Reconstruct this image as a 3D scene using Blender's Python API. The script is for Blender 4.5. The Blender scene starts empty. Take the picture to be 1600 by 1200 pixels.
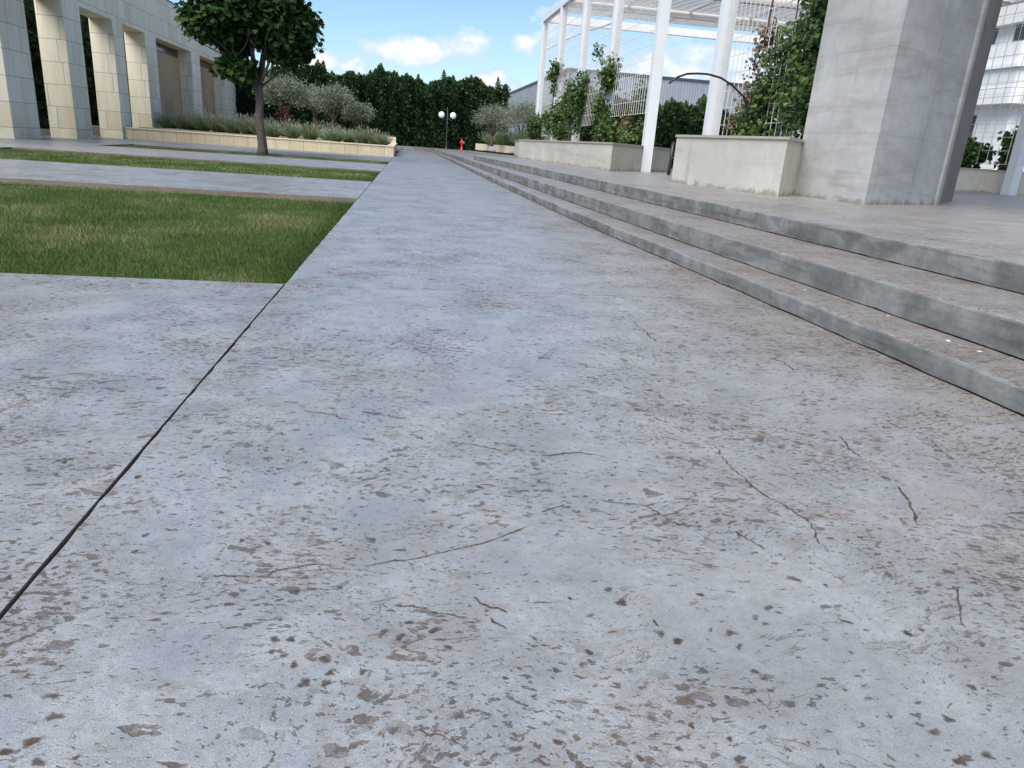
import bpy, math, random
import numpy as np
from mathutils import Matrix, Vector

random.seed(7); RNG = np.random.default_rng(11)
S = bpy.context.scene
COL = S.collection

# ------------------------------------------------------------------ camera
cd = bpy.data.cameras.new('camera'); cam = bpy.data.objects.new('camera', cd); COL.objects.link(cam)
Fv = Vector((0.156917, 0.936054, -0.314927)); Rv = Vector((0.987430, -0.142577, 0.068222)); Dv = Vector((0.018958, -0.321673, -0.946661))
m = Matrix.Identity(4)
for i in range(3):
    m[i][0] = Rv[i]; m[i][1] = -Dv[i]; m[i][2] = -Fv[i]
m[2][3] = 1.0
cam.matrix_world = m
cd.sensor_width = 36.0; cd.lens = 1119.24/1600*36.0
cd.clip_start = 0.05; cd.clip_end = 3000
S.camera = cam

# ------------------------------------------------------------------ world, sun, exposure
SUN_EL = math.radians(50); SUN_AZ = math.radians(219)      # compass bearing from +Y, clockwise
W = bpy.data.worlds.new('World'); S.world = W; W.use_nodes = True
nt = W.node_tree; nt.nodes.clear()
def N(t, tree=nt, **k):
    n = tree.nodes.new(t)
    for a, b in k.items(): setattr(n, a, b)
    return n
def build_world():
    L = nt.links.new
    out = N('ShaderNodeOutputWorld'); sky = N('ShaderNodeTexSky'); sky.sky_type = 'NISHITA'; sky.sun_disc = False
    sky.sun_elevation = SUN_EL; sky.sun_rotation = SUN_AZ; sky.air_density = 1.1; sky.dust_density = 0.35; sky.ozone_density = 3.0
    bg = N('ShaderNodeBackground'); bg.inputs['Strength'].default_value = SKY
    tn = N('ShaderNodeMix', data_type='RGBA', blend_type='MULTIPLY'); tn.inputs[0].default_value = 1; tn.inputs[7].default_value = (.84, .95, 1.06, 1); L(sky.outputs[0], tn.inputs[6]); L(tn.outputs[2], bg.inputs[0])
    tc = N('ShaderNodeTexCoord'); sx = N('ShaderNodeSeparateXYZ'); L(tc.outputs['Generated'], sx.inputs[0])
    def M(op, a, b=None, c=None):
        n = N('ShaderNodeMath', operation=op)
        for i, v in enumerate((a, b, c)):
            if v is None: continue
            if isinstance(v, (int, float)): n.inputs[i].default_value = v
            else: L(v, n.inputs[i])
        return n.outputs[0]
    az = M('ARCTAN2', sx.outputs[0], sx.outputs[1]); el = M('ARCSINE', sx.outputs[2])
    # cumulus puffs given by bearing, elevation and half sizes
    puffs = [(0.029,0.103,0.079,0.018),(-0.014,0.104,0.027,0.018),(0.072,0.115,0.034,0.020),(0.153,0.121,0.021,0.014),(-0.057,0.081,0.027,0.011),(0.115,0.072,0.039,0.018),(0.132,0.064,0.036,0.016),(0.366,0.113,0.067,0.030),(0.308,0.103,0.036,0.023),(0.260,0.092,0.054,0.030),(0.182,0.143,0.030,0.020),(0.440,0.108,0.054,0.032),(-0.104,0.083,0.027,0.013),(0.534,0.145,0.107,0.054),
             (0.85,0.16,.16,.06),(-0.75,0.12,.2,.05),(1.4,0.2,.2,.07),(-1.5,.2,.25,.08),(2.4,.3,.3,.12),(-2.3,.3,.35,.12)]
    f = None
    for a, e, wa, we in puffs:
        da = M('MULTIPLY', M('SUBTRACT', az, a), 1/wa); de = M('MULTIPLY', M('SUBTRACT', el, e), 1/we)
        d = M('SUBTRACT', 1.0, M('ADD', M('MULTIPLY', da, da), M('MULTIPLY', de, de)))
        f = d if f is None else M('MAXIMUM', f, d)
    def noise(scale, detail, rough=.6, sc=(1, 1, 1)):
        mp = N('ShaderNodeMapping'); mp.inputs['Scale'].default_value = sc; L(tc.outputs['Generated'], mp.inputs[0])
        n = N('ShaderNodeTexNoise'); n.inputs['Scale'].default_value = scale; n.inputs['Detail'].default_value = detail
        n.inputs['Roughness'].default_value = rough; L(mp.outputs[0], n.inputs[0]); return n.outputs[0]
    nz = noise(26, 7, .62, (1, 1, 1.6))
    f = M('MAXIMUM', f, -2.0)
    f2 = M('ADD', f, M('MULTIPLY', M('SUBTRACT', nz, .5), 4.8))
    mr = N('ShaderNodeMapRange', interpolation_type='SMOOTHSTEP'); mr.inputs['From Min'].default_value = -.3; mr.inputs['From Max'].default_value = .35
    mr.inputs['To Max'].default_value = .93; L(f2, mr.inputs[0])
    # thin high veil
    v = noise(5, 6, .65, (1, 1, 5)); vm = N('ShaderNodeMapRange', interpolation_type='SMOOTHSTEP')
    vm.inputs['From Min'].default_value = .56; vm.inputs['From Max'].default_value = .80; vm.inputs['To Max'].default_value = .24; L(v, vm.inputs[0])
    # pale air near the horizon
    hz = N('ShaderNodeMapRange'); hz.inputs['From Min'].default_value = .30; hz.inputs['From Max'].default_value = 0.0
    hz.inputs['To Max'].default_value = .10; L(el, hz.inputs[0])
    base = M('MAXIMUM', vm.outputs[0], hz.outputs[0]); mask = M('MAXIMUM', base, mr.outputs[0])
    cr = N('ShaderNodeMix', data_type='RGBA'); cr.inputs[6].default_value = (.56, .72, .95, 1); cr.inputs[7].default_value = (.97, .96, .95, 1)
    s2 = N('ShaderNodeMapRange', interpolation_type='SMOOTHSTEP'); s2.inputs['From Min'].default_value = .2; s2.inputs['From Max'].default_value = 1.6; L(f2, s2.inputs[0]); L(s2.outputs[0], cr.inputs[0])
    b2 = N('ShaderNodeBackground'); b2.inputs['Strength'].default_value = CLOUD; L(cr.outputs[2], b2.inputs[0])
    mx = N('ShaderNodeMixShader'); L(mask, mx.inputs[0]); L(bg.outputs[0], mx.inputs[1]); L(b2.outputs[0], mx.inputs[2]); L(mx.outputs[0], out.inputs[0])
SKY = 0.076; CLOUD = .58
build_world()
sd = bpy.data.lights.new('sun', 'SUN'); sd.energy = 2.9; sd.angle = math.radians(50); sd.color = (1.0, .93, .82)
sun = bpy.data.objects.new('sun', sd); COL.objects.link(sun)
sdir = Vector((math.sin(SUN_AZ)*math.cos(SUN_EL), math.cos(SUN_AZ)*math.cos(SUN_EL), math.sin(SUN_EL)))
sun.rotation_euler = sdir.to_track_quat('Z', 'Y').to_euler()
S.view_settings.view_transform = 'Standard'; S.view_settings.look = 'None'
S.view_settings.exposure = 1.02; S.view_settings.gamma = 1.0
S.view_settings.use_curve_mapping = False

# ------------------------------------------------------------------ materials
class G:
    """small node graph helper"""
    def __init__(s, name):
        s.m = bpy.data.materials.new(name); s.m.use_nodes = True; s.t = s.m.node_tree; s.t.nodes.clear()
        s.out = s.n('ShaderNodeOutputMaterial'); s.b = s.n('ShaderNodeBsdfPrincipled'); s.L(s.b.outputs[0], s.out.inputs[0])
    def n(s, t, **k):
        x = s.t.nodes.new(t)
        for a, b in k.items(): setattr(x, a, b)
        return x
    def L(s, a, b): s.t.links.new(a, b)
    def put(s, sock, v):
        if v is None: return
        if isinstance(v, (int, float)): sock.default_value = v
        elif isinstance(v, tuple): sock.default_value = v if len(v) == 4 or sock.type != 'RGBA' else v+(1,)
        else: s.L(v, sock)
    def math(s, op, a, b=None, c=None, clamp=False):
        x = s.n('ShaderNodeMath', operation=op, use_clamp=clamp)
        for i, v in enumerate((a, b, c)): s.put(x.inputs[i], v)
        return x.outputs[0]
    def pos(s, kind='Object', scale=(1, 1, 1), loc=(0, 0, 0), rot=(0, 0, 0)):
        if kind == 'World': src = s.n('ShaderNodeNewGeometry').outputs['Position']
        else: src = s.n('ShaderNodeTexCoord').outputs[kind]
        mp = s.n('ShaderNodeMapping'); mp.inputs['Scale'].default_value = scale; mp.inputs['Location'].default_value = loc; mp.inputs['Rotation'].default_value = rot
        s.L(src, mp.inputs[0]); return mp.outputs[0]
    def noise(s, vec, scale, detail=4, rough=.55, dist=0, col=False):
        x = s.n('ShaderNodeTexNoise'); s.L(vec, x.inputs['Vector']); x.inputs['Scale'].default_value = scale; x.inputs['Detail'].default_value = detail
        x.inputs['Roughness'].default_value = rough; x.inputs['Distortion'].default_value = dist; return x.outputs[1 if col else 0]
    def ramp(s, v, a, b, lo=0., hi=1.):
        x = s.n('ShaderNodeMapRange', interpolation_type='SMOOTHSTEP'); s.put(x.inputs[0], v)
        x.inputs['From Min'].default_value = a; x.inputs['From Max'].default_value = b; x.inputs['To Min'].default_value = lo; x.inputs['To Max'].default_value = hi
        return x.outputs[0]
    def mix(s, f, a, b, mode='MIX'):
        x = s.n('ShaderNodeMix', data_type='RGBA', blend_type=mode); s.put(x.inputs[0], f); s.put(x.inputs[6], a); s.put(x.inputs[7], b); return x.outputs[2]
    def bump(s, h, strength=.3, dist=.01):
        x = s.n('ShaderNodeBump'); x.inputs['Strength'].default_value = strength; x.inputs['Distance'].default_value = dist; s.L(h, x.inputs['Height']); s.L(x.outputs[0], s.b.inputs['Normal'])
    def fin(s, col=None, rough=.6, spec=None, metal=None):
        s.put(s.b.inputs['Base Color'], col); s.put(s.b.inputs['Roughness'], rough)
        if spec is not None: s.put(s.b.inputs['Specular IOR Level'], spec)
        if metal is not None: s.put(s.b.inputs['Metallic'], metal)
        return s.m

def pits(g, P, scale, wlo, whi, cover, seed, aniso=1.0):
    """irregular blobs of varying size: per-cell random radius, warped"""
    w = g.noise(P, scale*1.15, 1.5, .5, col=True)
    vm = g.n('ShaderNodeVectorMath', operation='MULTIPLY_ADD'); g.L(w, vm.inputs[0]); vm.inputs[1].default_value = (.95/scale, .8/scale, 0); g.L(P, vm.inputs[2])
    mp = g.n('ShaderNodeMapping'); mp.inputs['Location'].default_value = (seed*3.1, seed*1.7, 0); mp.inputs['Scale'].default_value = (1/aniso, 1, 1); g.L(vm.outputs[0], mp.inputs[0])
    v = g.n('ShaderNodeTexVoronoi', voronoi_dimensions='2D'); g.L(mp.outputs[0], v.inputs['Vector']); v.inputs['Scale'].default_value = scale
    sep = g.n('ShaderNodeSeparateColor'); g.L(v.outputs['Color'], sep.inputs[0])
    r = g.math('MULTIPLY_ADD', g.math('POWER', sep.outputs[0], 3.0), whi-wlo, wlo)
    on = g.math('LESS_THAN', sep.outputs[1], cover)
    e = g.math('SUBTRACT', r, v.outputs['Distance'])
    mk = g.math('MULTIPLY', g.ramp(e, -.02, .10), g.ramp(g.math('FRACT', g.math('MULTIPLY', sep.outputs[0], 7.3)), 0, 1, .45, 1))
    return g.math('MULTIPLY', mk, on), sep.outputs[2]

def concrete_floor(name, brown_bias=0.0, dirt=1.0, tone=1.0):
    g = G(name); P = g.pos('World')
    sx = g.n('ShaderNodeSeparateXYZ'); g.L(P, sx.inputs[0])
    big = g.noise(P, .55, 4, .6); mid = g.noise(P, 3.2, 6, .68, .4); fine = g.noise(P, 38, 5, .7); grain = g.noise(P, 260, 3, .7)
    Ps = g.pos('World', scale=(1, 3.2, 1), rot=(0, 0, .12)); st = g.noise(Ps, 2.4, 8, .72, .8)
    base = g.mix(g.ramp(mid, .3, .72), (.232*tone, .252*tone, .261*tone), (.345*tone, .370*tone, .381*tone))
    base = g.mix(g.ramp(fine, .35, .7, 0, .45), base, (.180*tone, .188*tone, .192*tone))
    # rusty brown cast of the release powder, stronger towards the steps
    side = g.ramp(sx.outputs[0], .8, 2.75, 0, .46)
    br = g.math('ADD', g.ramp(g.math('ADD', g.math('MULTIPLY', big, .6), g.math('MULTIPLY', st, .5)), .50, .72, 0, .62), g.math('ADD', side, brown_bias))
    br = g.math('MULTIPLY', br, g.ramp(st, .33, .62, .35, 1.0), clamp=True)
    base = g.mix(br, base, (.235*tone, .198*tone, .172*tone))
    # stains and pits: blotches of every size from thresholded noise, denser where a slow noise is high
    wv = g.noise(P, .9, 2, .5, col=True); vm = g.n('ShaderNodeVectorMath', operation='MULTIPLY_ADD'); g.L(wv, vm.inputs[0]); vm.inputs[1].default_value = (.5, .5, 0); g.L(P, vm.inputs[2]); PW_ = vm.outputs[0]
    def blot(scale, rot, st_, cl_, lo, soft, seed, detail=3.5, rough=.55):
        mp = g.n('ShaderNodeMapping'); mp.inputs['Rotation'].default_value = (0, 0, rot); mp.inputs['Scale'].default_value = (1, st_, 1); mp.inputs['Location'].default_value = (seed*2.3, seed*1.1, 0); g.L(PW_, mp.inputs[0])
        n_ = g.noise(mp.outputs[0], scale, detail, rough, .25)
        return g.ramp(g.math('ADD', n_, g.math('MULTIPLY', g.math('SUBTRACT', cl_, .5), .35)), lo, lo+soft)
    cl = g.math('ADD', g.ramp(g.noise(P, 1.25, 4, .62, .4), .22, .78, .24, .78), g.math('MULTIPLY', side, .16)); clb = g.math('ADD', g.ramp(g.noise(g.pos('World', loc=(7, 2, 0)), 1.9, 4, .62, .3), .22, .78, .24, .78), g.math('MULTIPLY', side, .12))
    b1 = blot(15, .25, 1.5, cl, .624, .05, 1); b2 = blot(31, -.2, 1.7, clb, .606, .06, 2); b3 = blot(52, .1, 1.7, cl, .612, .07, 3, 2.5)
    halo = g.math('MAXIMUM', blot(9, .15, 1.4, cl, .54, .16, 4, 5, .68), g.math('MULTIPLY', blot(30, 0, 1.4, clb, .54, .14, 5, 5, .7), .8))
    Pa = g.pos('World', rot=(0, 0, .30)); p1, c1 = pits(g, Pa, 24, .06, .46, .40, 1, 1.9)
    base = g.mix(g.math('MULTIPLY', halo, .55), base, (.195*tone, .150*tone, .124*tone))
    pm = g.math('MAXIMUM', g.math('MULTIPLY', b1, .90), g.math('MAXIMUM', g.math('MULTIPLY', b2, .92), g.math('MULTIPLY', b3, .80)))
    pm = g.math('MAXIMUM', pm, g.math('MULTIPLY', p1, g.ramp(clb, .42, .6, 0, .9)))
    pm = g.math('MULTIPLY', pm, g.ramp(fine, .28, .55, .45, 1))
    # hair-thin wrinkle lines left by the stamp mats
    Pr = g.pos('World', scale=(1, 2.1, 1), rot=(0, 0, -.10)); r1 = g.noise(Pr, 3.6, 5, .62, 1.2)
    ln = g.ramp(g.math('ABSOLUTE', g.math('SUBTRACT', r1, .5)), .011, .002)
    ln = g.math('MULTIPLY', ln, g.ramp(g.noise(P, 4.5, 2, .5), .50, .62))
    Pq = g.pos('World', scale=(1, 1.7, 1), loc=(5, 3, 0), rot=(0, 0, .35)); r2 = g.noise(Pq, 9, 4, .6, .8)
    ln2 = g.math('MULTIPLY', g.ramp(g.math('ABSOLUTE', g.math('SUBTRACT', r2, .5)), .016, .003), g.ramp(g.noise(P, 2.6, 3, .5, 0), .50, .64, 0, .75))
    marks = g.math('MAXIMUM', g.math('MULTIPLY', pm, .88), g.math('MAXIMUM', g.math('MULTIPLY', ln, .55), g.math('MULTIPLY', ln2, .35)), clamp=True)
    marks = g.math('MULTIPLY', marks, dirt)
    dk = g.mix(g.ramp(mid, .35, .65), (.052*tone, .036*tone, .028*tone), (.105*tone, .074*tone, .057*tone))
    col = g.mix(marks, base, dk)
    sp = g.ramp(grain, .34, .68, .80, 1.16); col = g.mix(1.0, col, g.n('ShaderNodeCombineColor').outputs[0], 'MULTIPLY') if False else col
    vc = g.n('ShaderNodeVectorMath', operation='SCALE'); g.L(col, vc.inputs[0]); g.L(sp, vc.inputs['Scale'])
    h = g.math('ADD', g.math('MULTIPLY', marks, -.9), g.math('ADD', g.math('MULTIPLY', mid, .9), g.math('MULTIPLY', grain, .16)))
    h = g.math('ADD', h, g.math('MULTIPLY', fine, .45))
    g.bump(h, .55, .006)
    rg = g.math('ADD', g.ramp(mid, .3, .7, .36, .50), g.math('MULTIPLY', marks, .14))
    g.put(g.b.inputs['Coat Weight'], g.math('SUBTRACT', .42, g.math('MULTIPLY', marks, .4))); g.b.inputs['Coat Roughness'].default_value = .34; g.b.inputs['Coat IOR'].default_value = 1.5
    return g.fin(vc.outputs[0], rg, g.math('SUBTRACT', .72, g.math('MULTIPLY', marks, .6)))

def plain_concrete(name, c1, c2, c3, scale=1.0, seams=True, rough=.75, foot=None):
    g = G(name); P = g.pos('World')
    n1 = g.noise(P, .9*scale, 6, .62, .5); n2 = g.noise(P, 7*scale, 5, .65); n3 = g.noise(P, 160, 2, .7)
    Ph = g.pos('World', scale=(.35, .35, 2.6)); n4 = g.noise(Ph, 1.6*scale, 6, .65, .6)
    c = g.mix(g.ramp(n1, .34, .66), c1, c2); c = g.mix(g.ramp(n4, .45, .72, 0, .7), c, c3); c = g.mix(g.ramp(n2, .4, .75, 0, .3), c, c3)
    if seams:
        sx = g.n('ShaderNodeSeparateXYZ'); g.L(P, sx.inputs[0])
        fr = g.math('FRACT', g.math('MULTIPLY', g.math('ADD', sx.outputs[2], .27), 1/1.22))
        s_ = g.ramp(g.math('ABSOLUTE', g.math('SUBTRACT', fr, .5)), .006, .001, 0, .35); c = g.mix(s_, c, (.10, .10, .10))
    if foot is not None:      # splash dirt with a ragged upper edge where the wall meets the paving
        sf = g.n('ShaderNodeSeparateXYZ'); g.L(P, sf.inputs[0]); nf = g.noise(P, 5, 5, .7)
        e = g.math('SUBTRACT', g.math('MULTIPLY', g.math('SUBTRACT', nf, .36), .55), g.math('SUBTRACT', sf.outputs[2], foot))
        c = g.mix(g.ramp(e, -.01, .09, 0, .62), c, (.15, .13, .105))
        Pd = g.pos('World', scale=(7, 7, .35)); nd = g.noise(Pd, 1.0, 5, .6)
        c = g.mix(g.ramp(nd, .56, .72, 0, .30), c, (.20, .19, .165))
    v = g.n('ShaderNodeVectorMath', operation='SCALE'); g.L(c, v.inputs[0]); g.L(g.ramp(n3, .3, .7, .88, 1.1), v.inputs['Scale'])
    g.bump(g.math('ADD', n2, g.math('MULTIPLY', n3, .3)), .35, .008)
    return g.fin(v.outputs[0], rough, .3)

def cladding(name, bw, rh, off, c1, c2, warm, stain=.35, mortar=.010, mcol=(.13, .12, .10)):
    g = G(name); uv = g.pos('UV', loc=(0, -off, 0))
    b = g.n('ShaderNodeTexBrick'); b.offset = .37; b.offset_frequency = 2; b.squash = .78; b.squash_frequency = 3
    g.L(uv, b.inputs['Vector']); b.inputs['Scale'].default_value = 1; b.inputs['Brick Width'].default_value = bw; b.inputs['Row Height'].default_value = rh
    b.inputs['Mortar Size'].default_value = mortar; b.inputs['Mortar Smooth'].default_value = .2; b.inputs['Bias'].default_value = 0
    b.inputs['Color1'].default_value = (0, 0, 0, 1); b.inputs['Color2'].default_value = (1, 1, 1, 1); b.inputs['Mortar'].default_value = (.5, .5, .5, 1)
    P = g.pos('World'); n1 = g.noise(P, 1.3, 5, .6); Pv = g.pos('World', scale=(2.4, 2.4, .28)); n2 = g.noise(Pv, 1.5, 6, .65, .4); n3 = g.noise(P, 22, 4, .7)
    c = g.mix(b.outputs['Color'], c1, c2)
    sb = g.n('ShaderNodeSeparateColor'); g.L(b.outputs['Color'], sb.inputs[0]); c = g.mix(g.ramp(sb.outputs[0], .80, .92, 0, .5), c, warm)
    c = g.mix(g.ramp(n2, .42, .70, 0, stain), c, warm)
    sx = g.n('ShaderNodeSeparateXYZ'); g.L(P, sx.inputs[0])
    c = g.mix(g.math('MULTIPLY', g.ramp(sx.outputs[2], 1.0, .1, 0, .45), g.ramp(n1, .35, .6)), c, warm)     # rust-coloured splash stain at the foot
    c = g.mix(g.ramp(n3, .45, .75, 0, .18), c, (.25, .24, .20))
    c = g.mix(g.math('MULTIPLY', b.outputs['Fac'], .8), c, mcol)
    g.bump(g.math('ADD', g.math('MULTIPLY', b.outputs['Fac'], -1.0), g.math('MULTIPLY', n3, .15)), .4, .01)
    return g.fin(c, .62, .35)

def paint(name, col, rough=.45, var=.12, spec=.5):
    g = G(name); P = g.pos('World'); n = g.noise(P, 2.2, 5, .6); n2 = g.noise(P, 30, 3, .6)
    c = g.mix(g.ramp(n, .4, .75, 0, var), col, tuple(x*.55 for x in col)); c = g.mix(g.ramp(n2, .5, .8, 0, var), c, tuple(x*.7 for x in col))
    return g.fin(c, rough, spec)

def foliage(name, cols, transl=.25, rough=.5, spec=.35):
    g = G(name); a = g.n('ShaderNodeAttribute', attribute_name='tint')
    r = g.n('ShaderNodeValToRGB'); el = r.color_ramp.elements
    while len(el) < len(cols): el.new(.5)
    for i, (p, c) in enumerate(cols): el[i].position = p; el[i].color = c+(1,)
    g.L(a.outputs['Fac'], r.inputs[0])
    P = g.pos('World'); n = g.noise(P, 9, 3, .6)
    v = g.n('ShaderNodeVectorMath', operation='SCALE'); g.L(r.outputs[0], v.inputs[0]); g.L(g.ramp(n, .3, .7, .8, 1.15), v.inputs['Scale'])
    g.fin(v.outputs[0], rough, spec)
    tr = g.n('ShaderNodeBsdfTranslucent'); g.L(v.outputs[0], tr.inputs[0]); mx = g.n('ShaderNodeMixShader'); mx.inputs[0].default_value = transl
    g.L(g.b.outputs[0], mx.inputs[1]); g.L(tr.outputs[0], mx.inputs[2]); g.L(mx.outputs[0], g.out.inputs[0])
    return g.m

MAT = {}
MAT['walk'] = concrete_floor('stamped_concrete', 0.0)
MAT['tread'] = concrete_floor('tread_concrete', .16, .8)
MAT['terrace'] = concrete_floor('terrace_concrete', .04, .7, 1.08)
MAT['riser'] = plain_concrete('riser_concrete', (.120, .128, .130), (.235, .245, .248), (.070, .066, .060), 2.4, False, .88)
MAT['pillar'] = plain_concrete('pillar_concrete', (.33, .34, .345), (.43, .44, .445), (.26, .24, .215), .8, True, .7, .5)
MAT['fin'] = plain_concrete('shade_tinted_concrete', (.19, .165, .15), (.23, .205, .19), (.14, .115, .10), .8, True, .8)  # pillar concrete darkened and browned, shade painted into the colour
MAT['render'] = plain_concrete('planter_render', (.42, .42, .385), (.52, .51, .47), (.33, .315, .27), .7, False, .8, .5)
MAT['render_cream'] = plain_concrete('cream_render', (.47, .44, .36), (.53, .50, .42), (.42, .38, .30), .7, False, .8, .5)
MAT['stone'] = cladding('limestone_cladding', 1.15, .88, .39, (.80, .74, .57), (.90, .855, .71), (.60, .49, .29))
MAT['stone_low'] = cladding('planter_stone', .9, .9, -.1, (.60, .52, .37), (.68, .61, .46), (.50, .38, .22), .45)
MAT['stone_cap'] = paint('cap_stone', (.66, .60, .46), .6, .2)
MAT['stone_grey'] = paint('grey_coping_stone', (.36, .33, .29), .6, .2)
MAT['ochre'] = cladding('ochre_cladding', 1.5, 1.2, 0, (.46, .345, .20), (.50, .38, .23), (.27, .19, .12), .5, .006, (.2, .16, .1))
MAT['darkglass'] = paint('dark_glazing', (.035, .035, .04), .15, .1, .6)
MAT['bronze'] = paint('bronze_frame', (.10, .075, .055), .4)
MAT['white_steel'] = paint('white_painted_steel', (.66, .70, .74), .4, .10)
MAT['slat'] = paint('roof_slat_paint', (.80, .79, .78), .55, .2)
MAT['wire'] = paint('galvanised_wire', (.62, .62, .62), .4, .05)
MAT['black'] = paint('black_plastic', (.018, .018, .02), .4, .05)
MAT['red'] = paint('red_enamel', (.42, .03, .02), .35, .1)
MAT['brass'] = paint('pale_cap_metal', (.52, .42, .36), .45, .1)
MAT['iron'] = paint('dark_iron', (.03, .033, .036), .45, .1)
MAT['globe'] = paint('opal_globe', (.86, .88, .90), .25, .02)
MAT['roofdark'] = paint('dark_edge', (.05, .055, .07), .5)
MAT['whiteclad'] = cladding('white_panel_cladding', 1.3, .9, .1, (.62, .64, .66), (.70, .71, .72), (.58, .57, .52), .2, .012, (.3, .3, .3))
MAT['scrap'] = paint('white_scrap', (.55, .60, .68), .5, .3)
def metal_sheet():
    g = G('corrugated_sheet'); uv = g.pos('UV'); sx = g.n('ShaderNodeSeparateXYZ'); g.L(uv, sx.inputs[0])
    f = g.math('FRACT', g.math('MULTIPLY', sx.outputs[0], 1/2.4)); seam = g.ramp(g.math('ABSOLUTE', g.math('SUBTRACT', f, .5)), .02, .008)
    w = g.math('SINE', g.math('MULTIPLY', sx.outputs[0], 2*math.pi/.3)); P = g.pos('World'); n = g.noise(P, .4, 4, .6)
    c = g.mix(g.ramp(n, .3, .7), (.235, .265, .31), (.275, .30, .345)); c = g.mix(g.math('MULTIPLY', seam, .5), c, (.12, .13, .15))
    g.bump(w, .5, .03); return g.fin(c, .5, .4)
MAT['sheet'] = metal_sheet()
def soil(name, a, b):
    g = G(name); P = g.pos('World'); n = g.noise(P, 2, 6, .7); n2 = g.noise(P, 40, 4, .7)
    c = g.mix(g.ramp(n, .3, .7), a, b); c = g.mix(g.ramp(n2, .4, .7, 0, .5), c, tuple(x*.5 for x in a)); g.bump(n2, .8, .03); return g.fin(c, .95, .1)
MAT['soil'] = soil('sandy_soil', (.30, .24, .165), (.40, .33, .24))
MAT['lawn_soil'] = soil('lawn_earth', (.045, .055, .02), (.07, .075, .03))
MAT['ground'] = soil('bare_ground', (.10, .10, .07), (.14, .13, .10))
MAT['kerbside'] = plain_concrete('kerb_side', (.17, .135, .115), (.22, .18, .155), (.11, .085, .07), 2, False, .9)
MAT['joint'] = soil('joint_filler', (.006, .005, .004), (.014, .010, .008))
def bark(name, a, b):
    g = G(name); P = g.pos('World', scale=(9, 9, 1.6)); n = g.noise(P, 2.2, 7, .7, .8); c = g.mix(g.ramp(n, .35, .65), a, b); g.bump(n, .9, .03); return g.fin(c, .9, .2)
MAT['bark'] = bark('maple_bark', (.065, .055, .05), (.16, .14, .125))
MAT['olivebark'] = bark('olive_bark', (.07, .055, .045), (.17, .14, .12))
MAT['maple'] = foliage('maple_leaves', [(0, (.014, .034, .010)), (.6, (.028, .066, .016)), (1, (.085, .17, .03))], .2, .68, .18)
MAT['cypress'] = foliage('cypress_sprays', [(0, (.011, .026, .012)), (.40, (.030, .064, .025)), (1, (.085, .16, .050))], .08)
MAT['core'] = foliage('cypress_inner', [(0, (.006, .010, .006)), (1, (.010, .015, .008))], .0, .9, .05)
MAT['olive'] = foliage('olive_leaves', [(0, (.095, .12, .080)), (.6, (.20, .24, .165)), (1, (.34, .39, .29))], .1)
MAT['lav'] = foliage('lavender_stems', [(0, (.06, .10, .04)), (.50, (.16, .23, .10)), (.74, (.26, .31, .18)), (.88, (.27, .28, .25)), (1, (.27, .25, .34))], .15)
MAT['vine'] = foliage('vine_leaves', [(0, (.018, .042, .012)), (.5, (.048, .100, .024)), (.97, (.17, .27, .06)), (1, (.45, .33, .05))], .3)
MAT['dead'] = foliage('dry_vine_leaves', [(0, (.07, .045, .03)), (.6, (.17, .105, .06)), (1, (.33, .22, .12))], .15)
MAT['grass'] = foliage('grass_blades', [(0, (.020, .046, .008)), (.30, (.060, .128, .020)), (.55, (.135, .205, .050)), (.80, (.28, .26, .13)), (1, (.48, .41, .26))], .25, .55)
MAT['agave'] = foliage('agave_leaf', [(0, (.16, .24, .24)), (1, (.25, .34, .34))], .05)
MAT['redleaf'] = foliage('red_leaves', [(0, (.03, .008, .01)), (1, (.08, .018, .018))], .2)

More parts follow.
